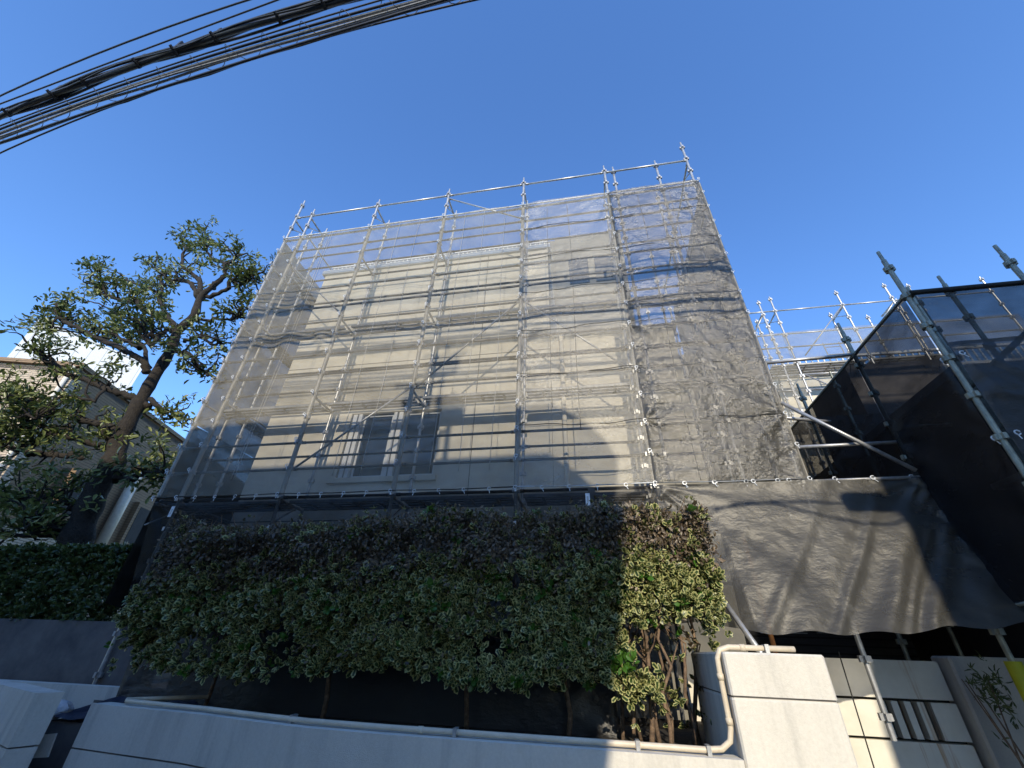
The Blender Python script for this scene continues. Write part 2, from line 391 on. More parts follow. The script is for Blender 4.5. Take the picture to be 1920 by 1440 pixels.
# ------------------------------------------------------------------ beige house
house = thing('house', 'beige rendered house wrapped in scaffolding and grey mesh sheets', 'house', (-2.1, 6.3, .9))
WY = 6.3
def wall_with_hole(x0, x1, z0, z1, y, hx0, hx1, hz0, hz1, th):
    m = MB()
    m.box((x0, y, z0), (hx0, y + th, z1)); m.box((hx1, y, z0), (x1, y + th, z1))
    m.box((hx0, y, z0), (hx1, y + th, hz0)); m.box((hx0, y, hz1), (hx1, y + th, z1)); return m
obj('wall', wall_with_hole(-6.05, -.52, .5, 9.22, WY, -4.30, -2.52, 3.93, 5.2, .25), 'beige_house', house)
m = MB(); m.box((-6.05, WY + .26, .5), (-5.8, 14, 9.2)); m.box((-.77, WY + .26, 6.6), (-.52, 9.2, 9.2)); m.box((-5.8, 7.6, .5), (-.78, 14, 8.9))
obj('side_wall', m, 'beige_house', house)
m = MB(); m.box((-.515, WY, .5), (1.75, 9, 6.62)); obj('lower_wing', m, 'beige_house', house)
m = MB(); m.box((-1.6, 9.25, 8.95), (-.515, 12, 13.2)); m.box((-.515, 9.2, .5), (1.62, 12, 13.2)); m.box((1.62, 9.4, .5), (4.2, 12, 8.2)); obj('recessed_wall', m, 'grey_render', house)
m = MB(); m.box((-6.12, WY - .05, 9.22), (-.46, WY + .36, 9.34)); m.box((-.512, WY - .05, 6.62), (1.82, WY + .3, 6.70))
obj('parapet_cap', m, 'white_frame', house)
m = MB()
for x in np.arange(-6.0, -.6, .11): m.box((x, WY + .12, 9.34), (x + .022, WY + .15, 9.60))
m.box((-6.05, WY + .10, 9.60), (-.52, WY + .17, 9.65)); obj('railing', m, 'white_frame', house)
m = MB(); m.box((-4.42, WY - .05, 3.83), (-2.45, WY + .05, 3.92)); sill = m
def window(x0, x1, z0, z1, y, parent, fr=.035):
    m = MB(); m.box((x0, y, z0), (x0 + fr, y + .05, z1)); m.box((x1 - fr, y, z0), (x1, y + .05, z1))
    m.box((x0 + fr, y, z0), (x1 - fr, y + .05, z0 + fr)); m.box((x0 + fr, y, z1 - fr), (x1 - fr, y + .05, z1))
    w = obj('window', m, 'white_frame', parent)
    p = MB(); p.box((x0 + fr, y + .02, z0 + fr), (x1 - fr, y + .03, z1 - fr)); obj('pane', p, 'glass', w); return w
w1 = window(-4.07, -3.47, 3.95, 5.18, WY + .08, house); window(-3.25, -2.54, 3.95, 5.18, WY + .08, house)
obj('sill', sill, 'beige_house', w1)
for a, b in ((-4.27, -4.19), (-4.16, -4.09), (-3.45, -3.38), (-3.35, -3.27)):
    m = MB(); m.box((a, WY + .02, 3.94), (b, WY + .10, 5.19)); obj('shutter_guide', m, 'white_frame', house)
for x_ in (-.1, .7):
    m = MB(); m.box((x_, 9.17, 11.0), (x_ + .6, 9.195, 12.1)); obj('pane', m, 'glass', house)
m = MB()
for z in (3.2, 3.62, 5.45, 6.35, 7.25, 8.15): m.box((-6.05, WY - .004, z), (-.52, WY - .001, z + .014))
for x in (-1.9,): m.box((x, WY - .004, 3.0), (x + .012, WY - .001, 9.2))
obj('wall_joint', m, 'concrete', house)
m = MB(); m.tube([(-.30, WY - .06, .9), (-.30, WY - .06, 6.6)], .04); obj('drainpipe', m, 'beige_house', house, True)

# ------------------------------------------------------------------ scaffold parts
PITCH = .45; Z0 = 3.34
def pole_mesh(name, z0, z1, first, r=.0243):
    m = MB(); m.tube([(0, 0, z0), (0, 0, z1 - .16)], r, 10); m.tube([(0, 0, z1 - .16), (0, 0, z1)], r * .72, 10)
    z = first
    while z < z1 - .1:
        if z > z0 + .05:
            m.tube([(0, 0, z - .022), (0, 0, z + .022)], r * 1.35, 10)
            for k in range(4):
                a = k * math.pi / 2; c, s_ = math.cos(a), math.sin(a)
                x, y = c * (r + .012), s_ * (r + .012)
                m.box((x - .017, y - .017, z - .028), (x + .017, y + .017, z + .028))
        z += PITCH
    return m.mesh(name, False)
def rail_mb(a, b, r=.0213):
    a, b = Vector(a), Vector(b); d = (b - a).normalized(); m = MB()
    m.tube([a, b], r, 8)
    for p, s_ in ((a, 1), (b, -1)):
        q = p + d * .045 * s_; m.tube([p + d * .01 * s_, p + d * .075 * s_], r * 1.25, 8)
    return m
def bracket_mb(a, b):
    a, b = Vector(a), Vector(b); m = rail_mb(a, b); lo = Vector((0, 0, -.34))
    m.tube([a + lo, a * .25 + b * .75], .013, 6); return m
def deck_mb(x0, x1, y0, y1, z):
    m = MB(); w = (y1 - y0)
    m.box((x0 + .05, y0, z), (x1 - .05, y0 + .03, z + .045)); m.box((x0 + .05, y1 - .03, z), (x1 - .05, y1, z + .045))
    n = max(2, round(w / .14)); s_ = (w - .06) / n
    for k in range(n):
        m.box((x0 + .052, y0 + .032 + k * s_, z + .02), (x1 - .052, y0 + .030 + (k + 1) * s_ - .034, z + .043))
    for x in np.linspace(x0 + .3, x1 - .3, 4): m.box((x, y0 + .03, z + .004), (x + .04, y1 - .03, z + .0195))
    return m

scaf = thing('scaffold', 'tall galvanised scaffold standing against the beige house front', 'scaffold', (-2, 5.7, .9))
XS = [-6.3, -4.54, -2.75, -.96, .85, 2.62]
FY, IY = 5.455, 6.03
pm_front = pole_mesh('pole', .92, 10.74, Z0 - 5 * PITCH); pm_inner = pole_mesh('pole', .92, 10.72, Z0 - 5 * PITCH)
pm_in_short = pole_mesh('pole', .92, 9.9, Z0 - 5 * PITCH); pm_tall = pole_mesh('pole', .92, 11.2, Z0 - 5 * PITCH)
for me in (pm_front, pm_inner, pm_in_short, pm_tall): me.materials.append(MAT['galv'])
pm_up = pole_mesh('pole', 3.42, 10.74, Z0 + PITCH); pm_up.materials.append(MAT['galv'])
def put(me, x, y, z=0, parent=None, name='pole'):
    o = bpy.data.objects.new(name, me); o.location = (x, y, z); COL.objects.link(o)
    o.parent = parent; o.matrix_parent_inverse = Matrix.Translation(-parent.location); return o
for x in XS[:-1]: put(pm_front, x, FY, 0, scaf)
put(pm_tall, 2.58, FY, 0, scaf)
pm_tall_up = pole_mesh('pole', 3.42, 11.2, Z0 + PITCH); pm_tall_up.materials.append(MAT['galv']); put(pm_tall_up, -6.73, FY, 0, scaf)
for x in (1.05, 1.96): put(pm_up, x, FY + .06, 0, scaf)
for x in (-6.73, -6.3, -4.54, -2.75, -.96): put(pm_inner if x > -6 else pm_up, x, IY, 0, scaf)
put(pm_inner, .85, IY, -.4, scaf)
for x in (2.0, 2.58): put(pm_up, x, IY, -.4, scaf)
for y in (7.6, 9.2, 11.0): put(pm_up, -6.73, y, 0, scaf); put(pm_up, -6.3, y, -.1, scaf)
for y in (7.6, 9.2): put(pm_up, 2.6, y, 0, scaf); put(pm_up, 2.0, y, -.5, scaf)
RX = [-6.73] + XS[1:]
DECKS = [3.34, 5.14, 6.94, 8.74]
for i in range(len(RX) - 1):
    a, b = RX[i] + .03, RX[i + 1] - .03
    for dz in DECKS:
        for off in (.45, .90):
            obj('guard_rail', rail_mb((a, FY + .035, dz + off), (b, FY + .035, dz + off)), 'rail', scaf, True)
        obj('inner_rail', rail_mb((a, IY, dz + .90), (b, IY, dz + .90)), 'rail', scaf, True)
        if dz < 8.5: obj('deck', deck_mb(a, b, FY + (.12 if dz < 4 else .27), IY - .05, dz - .06), 'deck', scaf)
    for z in (5.14, 5.59, 6.94, 7.39, 8.74, 9.19): obj('inner_rail', rail_mb((a, IY, z), (b, IY, z)), 'rail', scaf, True)
    obj('guard_rail', rail_mb((a, FY, 10.48), (b, FY, 10.48)), 'galv', scaf, True)
    obj('ledger', rail_mb((a, FY + .03, Z0), (b, FY + .03, Z0)), 'rail', scaf, True)
    obj('ledger', rail_mb((a, FY + .0, 9.60), (b, FY + .0, 9.60)), 'galv', scaf, True)
    obj('inner_rail', rail_mb((a, IY, Z0 - .9), (b, IY, Z0 - .9)), 'rail', scaf, True)
for x in [-6.73] + XS[:-1] + [2.58]:
    for z in DECKS + [10.44]:
        obj('bracket', bracket_mb((x, FY, z - .04), (x, IY, z - .04)), 'galv', scaf, True)
for x0, z0, x1, z1 in ((-4.54, 3.79, -2.85, 5.14), (-.96, 6.94, .85, 5.14), (-2.75, 5.14, -.96, 6.94), (-2.75, 10.44, -.96, 9.3), (-6.3, 8.74, -4.54, 7.0)):
    m = MB(); m.tube([(x0, FY + .05, z0), (x1, FY + .05, z1)], .0175, 8); obj('brace', m, 'galv', scaf, True)
for z in (5.4, 7.2, 9.0, 10.44):
    for xx in (-6.73, 2.6):
        obj('side_rail', rail_mb((xx, IY, z), (xx, 9.2, z)), 'galv', scaf, True)
for dz in DECKS:
    for y0, y1 in ((6.1, 7.6), (7.6, 9.2), (9.2, 11.0)):
        m = MB(); w_ = .36 / 3
        for q in range(3): m.box((-6.66 + q * w_, y0 + .03, dz - .05), (-6.66 + (q + 1) * w_ - .03, y1 - .03, dz - .025))
        for y in np.linspace(y0 + .2, y1 - .2, 4): m.box((-6.66, y, dz - .075), (-6.33, y + .04, dz - .052))
        obj('deck', m, 'deck', scaf)
for y in (7.6, 9.2, 11.0):
    for dz in DECKS: obj('bracket', bracket_mb((-6.73, y, dz - .1), (-6.3, y, dz - .1)), 'rail', scaf, True)
# tubes bridging to the right-hand scaffold
for a, b in (((2.62, FY, 5.12), (3.78, 5.42, 5.14)), ((2.62, FY, 4.23), (3.40, FY + .4, 4.33)), ((2.62, FY, 3.80), (3.78, 5.42, 3.80))):
    m = MB(); m.tube([a, b], .024, 8); obj('bridging_tube', m, 'galv', scaf, True)
m = MB(); m.tube([(2.66, 5.42, 4.44), (3.74, 5.30, 3.39)], .024, 8); obj('brace', m, 'galv', scaf, True)
m = MB(); m.tube([(2.62, 5.4, 3.33), (3.78, 5.36, 3.33)], .022, 8); obj('bridging_tube', m, 'galv', scaf, True)
# legs of the base
for x in (-6.3,):
    m = MB(); m.tube([(x, FY, .5), (x, FY, .93)], .018, 8); obj('base_jack', m, 'galv_old', scaf, True)

# ------------------------------------------------------------------ mesh sheets on the main scaffold
NY = 5.40; ZB, ZT = 3.36, 9.62
tie = MB()
tie.tube([(math.cos(a) * .022, -.028, math.sin(a) * .022) for a in np.linspace(.4, 6.0, 11)], .0062, 5)
tie.tube([(0, -.024, -.018), (.006, -.034, -.065)], .0045, 5)
tie_me = tie.mesh('tie'); tie_me.materials.append(MAT['white_tie'])
def ties(parent, pts):
    for p in pts:
        o = bpy.data.objects.new('tie', tie_me); o.location = p; o.rotation_euler = (0, random.uniform(-.5, .5), 0); COL.objects.link(o)
        o.parent = parent; o.matrix_parent_inverse = Matrix.Translation(-parent.location)
def net(P, m, label, group, name='mesh_sheet'):
    me = grid_mesh(name, P); me.materials.append(MAT[m]); o = bpy.data.objects.new(name, me); COL.objects.link(o)
    return tag(o, label, 'mesh sheet', group)
GU = 'upper mesh sheets on the tall scaffold'; GL = 'lower mesh sheets on the tall scaffold'
BX = [-6.72] + [-6.3] + XS[1:-1] + [2.64]
labs = ['narrow strip of grey mesh sheet at the left edge of the tall scaffold',
        'taut grey mesh sheet in the leftmost wide bay, trees showing behind it',
        'taut grey mesh sheet over the beige wall left of the windows',
        'taut grey mesh sheet in the middle bay over the window with white frames',
        'mesh sheet right of the centre pole with a black cord down its middle',
        'heavily crumpled mesh sheet at the right edge of the tall scaffold']
def pleats(U, V, x, z):
    f = 0
    for u0, w_, am in ((.22, .012, .014), (.38, .009, .016), (.55, .01, .014), (.72, .012, .016)):
        c = u0 + .012 * perlin(z * .5, z * 0 + u0 * 9, 3); f = f + am * np.exp(-((U - c) / w_) ** 2) * np.clip(1.3 - 1.2 * V + .6 * perlin(z * 1.1, z * 0 + u0 * 20, 5), 0, 1)
    return f
def diagonals(U, V, x, z):
    q = x * 1.5 + z * .8 + .5 * perlin(x * 1.3, z * .8, 8); w2 = x * 2.4 - z * .5 + .6 * perlin(x * 2, z * 1.2, 12)
    return .03 * perlin(q * 1.2, z * .35, 19) + .022 * ridged(q * 2.2, (x - z) * .55, 4, 23) + .014 * ridged(w2 * 2.4, z * 1.3, 4, 29)
def slack(U, V, x, z): return .02 * perlin(x * 1.6 + z * .5, z * .45, 51) + .008 * ridged(x * 1.2 + z * .9, z * .8 - x * .6, 3, 53)
def seams(o, a, b, zs):
    for z0 in zs:
        m = MB(); m.tube([(x, NY - .045 - .012 * math.sin(x * 5 + z0), z0 + .02 * math.sin(x * 3.1 + z0) + .008 * math.sin(x * 11)) for x in np.linspace(a + .04, b - .04, 24)], .006, 5); obj('seam', m, 'seam', o, True)
def ripples(U, V, x, z): return .011 * ridged(x * 1.6, z * 4.2 + .5 * perlin(x * 2, z, 6), 4, 31) * np.clip(.6 + 1.2 * perlin(x * .9, z * .6, 33), .15, 1.2) + .012 * perlin(x * 3 + z, z * .5, 35)
def soft_vertical(U, V, x, z): return .035 * np.sin(x * 9 + 1.2 * perlin(x * 2, z * .6, 4)) * np.exp(-((V - .55) / .35) ** 2)
spec = [(.01, .005, .010, 'net', None), (.05, .006, .016, 'net', soft_vertical), (.045, .006, .018, 'net', slack),
        (.045, .007, .020, 'net', pleats), (.045, .004, .016, 'net_mid', ripples), (.05, .010, .020, 'net_heavy', diagonals)]
for i in range(6):
    b_, c_, f_, mm, fo = spec[i]; a, b = BX[i], BX[i + 1]
    P = sheet((a, NY, ZB), (b, NY, ZB), (a, NY, ZT), (b, NY, ZT), b_, c_, f_, 10 + i, .024, 5.5 if i < 4 else 7.5, fo)
    o = net(P, mm, labs[i], GU)
    ties(o, [(b, NY - .005, ZB + k * PITCH) for k in range(0, 15)] + ([(a, NY - .005, ZB + k * PITCH) for k in range(15)] if i == 0 else []))
    if i: ties(o, [(a + (b - a) * q, NY - .005, ZB - .015) for q in (.2, .4, .6, .8)])
    m = MB()
    m.tube([(b, FY, ZB), (b, FY, ZT)], .036, 12, False); obj('border', m, 'net_border', o, True)
    # bottom hem dark in the left bays, pale at right: shade and sun as colour
    m = MB(); m.tube([(a, NY - .012, ZB + .01), ((a + b) / 2, NY - .014, ZB - .004), (b, NY - .012, ZB + .01)], .008, 6)
    obj('hem', m, 'white_tie' if i > 3 else 'rope', o, True)
    m = MB(); m.tube([(a, NY - .008, ZT), (b, NY - .008, ZT)], .016, 6); obj('hem', m, 'white_tie', o, True)
    if 1 <= i <= 3:
        for u in ((.5, .53), (.46, .72), (.3, .55, .8))[i - 1]:
            x_ = a + (b - a) * u; m = MB(); m.tube([(x_ + .012 * math.sin(z * 1.3 + u * 9), NY - .06 - .02 * math.sin(z * .9), z) for z in np.linspace(3.6, 9.55, 40)], .0045, 5); obj('seam', m, 'net_border', o, True)
    if i >= 4: seams(o, a, b, [4.26, 5.16, 6.06, 6.96, 7.86, 8.76])
    if i == 4:
        m = MB(); m.tube([(-.02 + .02 * math.sin(z), NY + .06, z) for z in np.linspace(4.2, 9.5, 30)], .007, 6)
        m.tube([(-.44 + .01 * math.sin(z * 2), NY + .06, z) for z in np.linspace(4.6, 9.5, 30)], .005, 6); obj('cord', m, 'rope', o, True)
    if i == 5:
        m = MB(); m.tube([(1.43 + .02 * math.sin(z), NY + .05, z) for z in np.linspace(3.4, 9.5, 30)], .006, 6)
        m.tube([(2.05 + .01 * math.sin(z * 2), NY + .05, z) for z in np.linspace(3.4, 9.5, 30)], .006, 6); obj('cord', m, 'rope', o, True)
# sagging catch nets between the inner poles and the wall
for (x0, x1, lab) in ((-6.2, -4.58, 'sagging pale catch net inside the scaffold at the left, above the lowest deck'), (-4.50, -2.79, 'sagging pale catch net inside the scaffold over the left window')):
    P = sheet((x0, 6.12, 5.55), (x1, 6.12, 5.55), (x0, 6.05, 5.98), (x1, 6.05, 5.98), .02, .004, .02, 140 + int(x1 * 3), .05, 4, None, True, .16)
    net(P, 'net_inner', lab, 'catch nets inside the tall scaffold', 'catch_net')
# lower row
llabs = ['dark lower mesh sheet at the left corner beside the slender base pole',
         'dark lower mesh sheet behind the left end of the variegated hedge',
         'dark lower mesh sheet behind the left middle of the hedge',
         'dark lower mesh sheet behind the middle of the hedge',
         'lower mesh sheet behind the sunlit right end of the hedge']
LXs = [-6.72] + XS[1:-1]
LX = [-6.72, -4.54, -2.75, -.96, .85]
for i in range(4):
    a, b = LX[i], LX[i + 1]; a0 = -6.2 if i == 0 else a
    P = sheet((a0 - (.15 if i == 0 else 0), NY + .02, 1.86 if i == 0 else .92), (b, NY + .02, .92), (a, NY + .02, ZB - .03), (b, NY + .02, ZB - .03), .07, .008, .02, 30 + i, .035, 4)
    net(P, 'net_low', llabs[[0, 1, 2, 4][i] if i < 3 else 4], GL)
# side sheets
P = sheet((-6.75, 12, 4.7), (-6.75, NY + .05, 4.7), (-6.75, 12, ZT), (-6.75, NY + .05, ZT), .05, .008, .015, 41, .05, 4)
net(P, 'net_side', 'mesh sheet down the left side of the tall scaffold, seen through the front', 'side sheets of the tall scaffold')
P = sheet((-6.75, 12, .9), (-6.75, NY + .05, 1.9), (-6.75, 12, 4.7), (-6.75, NY + .05, 4.7), .05, .008, .015, 43, .05, 4)  # split off where the shade begins, so the colour can carry it
net(P, 'net_side_shaded', 'lower mesh on the left side of the tall scaffold, shade put into its colour, behind the slender base pole', 'side sheets of the tall scaffold')
P = sheet((2.68, NY + .05, ZB), (2.68, 9.2, ZB), (2.68, NY + .05, ZT), (2.68, 9.2, ZT), .05, .014, .015, 42, .05, 5)
net(P, 'net_side', 'mesh sheet down the right side of the tall scaffold, seen through the front', 'side sheets of the tall scaffold')
# apron sheet
def apron_fold(U, V, x, z):
    f = .42 * (1 - V) ** 1.4 * np.clip((U + .03) / .25, 0, 1)
    for k, (u0, w_, am) in enumerate(((.55, .05, .022), (.63, .022, .030), (.77, .045, .06), (.83, .015, .025), (.90, .03, .04), (.43, .03, .028), (.33, .08, .03), (.20, .03, .015))):
        c = u0 + .38 * (1 - V) ** 1.3 * -.5 + .22 * V
        f = f + am * np.exp(-((U - c) / w_) ** 2) * (1 - V * .8)
    return f + .010 * ridged(x * 1.6 + z * 1.1, z * 2.2 - x * .5, 4, 77)
P = sheet((.85, NY, 1.80), (3.85, NY, 1.86), (.85, NY, ZB - .03), (3.80, 5.37, ZB - .03), 0.05, .007, .015, 55, .022, 5, apron_fold, False, .10, .10)
ap = net(P, 'net_apron', 'grey mesh apron bulging over the white gate pillar, open below', GL, 'mesh_sheet')
ties(ap, [(x, NY - .02, ZB - .02) for x in (1.2, 1.55, 2.0, 2.4, 2.9, 3.3, 3.7)])
m = MB(); m.tube([(2.42, NY - .02, 3.35), (2.43, NY - .05, 3.22), (2.47, NY - .07, 3.12), (2.50, NY - .09, 2.98)], .006, 6); obj('cord', m, 'rope', ap, True)
# white tags tied to the scaffold
for (px, py, lab) in ((1102, 935, 'small pale tag hanging from the ledger above the hedge'), (322, 958, 'small pale tag hanging at the left corner of the scaffold')):
    p = at(px, py, NY - .05); m = MB(); m.box((p.x - .028, p.y - .004, p.z - .09), (p.x + .028, p.y, p.z + .07), 0)
    o = tag(obj('tag', m, 'white_tie'), lab, 'tag', 'tags on the scaffold')
    k = MB(); k.box((p.x - .012, p.y - .006, p.z - .05), (p.x + .012, p.y - .0042, p.z + .03)); obj('print', k, 'galv', o)
m = MB(); m.box((.0, NY + .02, 2.2), (.09, NY + .06, 3.34)); obj('toe_post', m, 'deck', scaf)

# ------------------------------------------------------------------ right-hand scaffold (near)
rs = thing('scaffold', 'near scaffold at the right with black mesh and thick pale corner pole', 'scaffold', (3.8, 4.23, .3))
pr = pole_mesh('pole', .3, 5.86, 5.10 - 10 * PITCH, .0265); pr.materials.append(MAT['galv_old'])
for x, y, dz in ((3.8, 4.23, 0), (5.0, 4.23, -.1), (3.8, 5.42, -.15), (3.8, 7.0, -.2), (4.45, 4.23 + .65, -.05), (5.0, 5.0, .2), (4.4, 7.0, 0), (6.2, 4.23, 0)):
    put(pr, x, y, dz, rs)
for a, b in (((3.8, 4.23, 5.13), (6.2, 4.23, 5.13)), ((3.8, 4.23, 5.13), (3.8, 5.42, 5.13)), ((3.8, 5.42, 5.13), (3.8, 9.5, 5.12)),
             ((3.8, 4.25, 2.0), (6.2, 4.25, 2.0)), ((3.8, 4.25, 2.0), (3.8, 7.0, 2.0)), ((4.45, 4.88, 4.2), (6.2, 4.88, 4.2)), ((4.45, 4.88, 3.75), (6.2, 4.88, 3.75)), 
             ((3.8, 5.42, 4.0), (4.45, 5.42, 4.0))):
    obj('guard_rail', rail_mb(a, b), 'galv_old', rs, True)
for a, b in (((3.9, 4.35, 3.9), (5.3, 4.35, 4.95)),):
    m = MB(); m.tube([a, b], .03, 8); obj('brace', m, 'galv_old', rs, True)
m = MB(); m.box((4.0, 4.35, 3.0), (6.2, 4.85, 3.06)); obj('deck', m, 'deck', rs)
m = MB(); m.tube([(3.8, 5.42, .35), (3.8, 5.42, 1.56)], .062, 14); m.tube([(3.8, 5.42, 1.20), (3.8, 5.42, 1.21)], .066, 14); obj('pole_cover', m, 'yellow', rs, True)
GR = 'black mesh sheets on the right scaffold'
P = sheet((3.77, 5.42, 2.0), (3.77, 4.25, 2.0), (3.77, 5.42, 5.10), (3.77, 4.25, 5.10), -.03, .006, .02, 61, .03, 4)
o = net(P, 'net_black', 'black mesh on the left face of the right scaffold beside its thick corner pole', GR)
ties(o, [(3.755, 4.27, 2.4 + k * .9) for k in range(3)])
P = sheet((3.77, 9.5, 2.0), (3.77, 5.43, 2.0), (3.77, 9.5, 5.10), (3.77, 5.43, 5.10), -.03, .006, .02, 62, .03, 4)
net(P, 'net_black', 'black mesh on the left face of the right scaffold, farther section', GR)
P = sheet((3.83, 4.19, 4.34), (6.2, 4.19, 4.34), (3.83, 4.19, 5.10), (6.2, 4.19, 5.10), .015, .006, .006, 63, .03, 5)
o = net(P, 'net_black', 'see-through black mesh strip along the top of the right scaffold, sky behind', GR)
m = MB(); m.tube([(3.8, 4.18, 5.10), (6.2, 4.18, 5.10)], .03, 8); obj('hem', m, 'rope', o, True)
P = sheet((3.83, 4.18, 2.0), (6.2, 4.18, 2.0), (3.83, 4.18, 4.37), (6.2, 4.18, 4.37), .03, .012, .004, 64, .03, 3.5, lambda U, V, x, z: .03 * perlin(x * 1.2 - z * .5, z * .9, 61) + .02 * ridged(x * .9 - z * .4, z * 1.3, 3, 62) + .02 * np.exp(-((z - 1.75 + .12 * np.sin(x * 2)) / .03) ** 2))
o = net(P, 'net_black_double', 'opaque doubled black mesh on the front of the right scaffold', GR)
ties(o, [(3.86, 4.16, 2.4 + k * .9) for k in range(3)])
P = sheet((3.9, 7.05, 2.0), (6.2, 7.05, 2.0), (3.9, 7.05, 5.0), (6.2, 7.05, 5.0), .05, .010, .03, 65, .06, 3.5)
net(P, 'net_black_double', 'black mesh at the back of the right scaffold', GR)
# house inside the right scaffold
rh = thing('house', 'dark house hidden behind the black mesh of the right scaffold', 'house', (5.2, 6, .3))
m = MB(); m.box((4.55, 5.1, .3), (9, 9, 4.5)); obj('wall', m, 'dark_wall', rh)
m = MB(); m.box((4.5, 5.05, 4.5), (9, 9, 4.62)); obj('roof', m, 'concrete', rh)
m = MB(); m.box((5.0, 7.5, 4.62), (6.6, 9, 6.3)); obj('penthouse', m, 'concrete', rh)

# ------------------------------------------------------------------ far wing and its scaffold
annex = thing('house', 'distant beige wing with white balustrade behind the far scaffold', 'house', (7, 11.5, 0))
m = MB(); m.box((4.25, 11, 0), (12, 16, 8.25)); obj('wall', m, 'beige_house', annex)
m = MB(); m.box((4.2, 10.93, 8.25), (12.1, 11.3, 8.36)); obj('parapet_cap', m, 'white_frame', annex)
m = MB()
for x in np.arange(4.4, 12, .16): m.box((x, 11.1, 8.36), (x + .03, 11.14, 8.9))
m.box((4.3, 11.08, 8.9), (12, 11.16, 8.96)); obj('railing', m, 'white_frame', annex)
fs = thing('scaffold', 'distant sunlit scaffold between the tall scaffold and the right one', 'scaffold', (7, 10.3, 0))
pf = pole_mesh('pole', .3, 10.45, 9.9 - 20 * PITCH); pf.materials.append(MAT['galv'])
for x, y, dz in ((5.28, 10, -.1), (5.62, 10, 0), (7.35, 10, 0), (8.6, 10, .1), (9.15, 10, 0), (5.35, 10.6, -.3), (7.35, 10.6, -.3), (5.62, 10.6, -.3), (8.25, 10.6, -.5), (9.2, 10.6, 0), (10.9, 10, 0)):
    put(pf, x, y, dz, fs)
for z in (9.9, 9.05, 8.6, 8.15, 7.7, 7.25, 6.35):
    for a, b in ((4.9, 5.62), (5.62, 7.35), (7.35, 9.15), (9.15, 10.9)):
        obj('guard_rail', rail_mb((a, 10, z), (b, 10, z)), 'galv', fs, True)
for a, b in ((5.0, 7.35), (7.35, 9.15)):
    obj('deck', deck_mb(a, b, 10.05, 10.6, 8.05), 'deck', fs); obj('deck', deck_mb(a, b, 10.05, 10.6, 6.3), 'deck', fs)
for a, b in (((7.35, 10, 9.9), (5.9, 10, 8.3)), ((7.35, 10, 8.6), (8.9, 10, 9.9)), ((5.6, 10, 6.4), (7.3, 10, 7.7)), ((7.3, 10, 6.4), (5.7, 10, 7.7)), ((8.6, 10, 9.85), (8.2, 10.6, 9.3)), ((5.28, 10, 9.8), (4.9, 10.4, 9.2))):
    m = MB(); m.tube([a, b], .018, 8); obj('brace', m, 'galv', fs, True)
for x in (5.28, 5.62, 7.35, 8.6):
    obj('bracket', bracket_mb((x, 10, 9.85), (x, 10.6, 9.85)), 'galv', fs, True)
lad = MB()
for x in (6.65, 7.05): lad.tube([(x, 10.35, 6.4), (x, 10.35, 8.9)], .016, 6)
for z in np.arange(6.5, 8.9, .25): lad.tube([(6.65, 10.35, z), (7.05, 10.35, z)], .012, 6)
obj('ladder', lad, 'galv', fs)
P = sheet((5.5, 9.93, 8.15), (11, 9.93, 8.15), (5.5, 9.93, 9.05), (11, 9.93, 9.05), .05, .01, .03, 71, .05, 4)
net(P, 'net', 'translucent grey mesh strip along the top of the distant scaffold', 'mesh on the distant scaffold')
P = sheet((4.9, 9.95, 5.0), (5.55, 9.95, 5.0), (4.9, 9.95, 9.05), (5.55, 9.95, 9.05), .05, .015, .03, 72, .04, 5)
net(P, 'net', 'crumpled upright mesh strip at the left of the distant scaffold', 'mesh on the distant scaffold')

# ------------------------------------------------------------------ gate, garage, boundary walls
gw = thing('gate_wall', 'cream panelled gate wall with four dark slots and rust streaks', 'wall', (3.1, 6.3, .3))
GY = 6.3
def course(z0, z1): 
    m = MB(); m.box((2.2, GY, z0), (3.70, GY + .12, z1), .012); return m
obj('panel', course(1.195, 1.545), 'gate', gw)
m = MB(); xs_ = [2.2, 3.02, 3.08, 3.145, 3.205, 3.27, 3.33, 3.395, 3.46, 3.70]
for k in range(0, len(xs_) - 1, 2): m.box((xs_[k], GY, .855), (xs_[k + 1], GY + .12, 1.17))
obj('panel', m, 'gate', gw); obj('panel', course(.3, .83), 'gate', gw)
m = MB(); m.box((2.2, GY + .10, .3), (3.7, GY + .16, 1.5)); obj('backing', m, 'dark_wall', gw)
m = MB(); m.tube([(2.44, 5.7, .5), (2.47, 5.7, 1.6)], .006, 6); obj('wire', m, 'rope', gw, True)
m = MB(); m.box((3.75, 6.18, .3), (4.7, 6.5, 1.60), .02); tag(obj('boundary_wall', m, 'white_wall'), 'short cream wall between the panelled gate and the yellow pole cover', 'wall')
ga = thing('garage', 'dark garage added to close off the shaded opening under the bulging mesh apron', 'garage', (4, 8, .3))  # enclosure added so the space under the apron stays dark
m = MB(); m.box((1.76, 8.2, .3), (8, 8.4, 3.2)); m.box((1.76, 6.35, 3.0), (4.5, 8.2, 3.2)); obj('wall', m, 'dark_wall', ga)
m = MB(); m.box((2.1, 8.12, .3), (5.5, 8.18, 2.6)); obj('shutter', m, 'louver', ga)
m = MB()
for x, z in ((2.35, 2.0), (2.75, 2.02), (3.1, 2.03), (2.5, 1.85), (2.9, 1.86), (3.3, 1.87)): m.box((x, 8.09, z), (x + .26, 8.115, z + .012))
obj('handle', m, 'galv', ga)

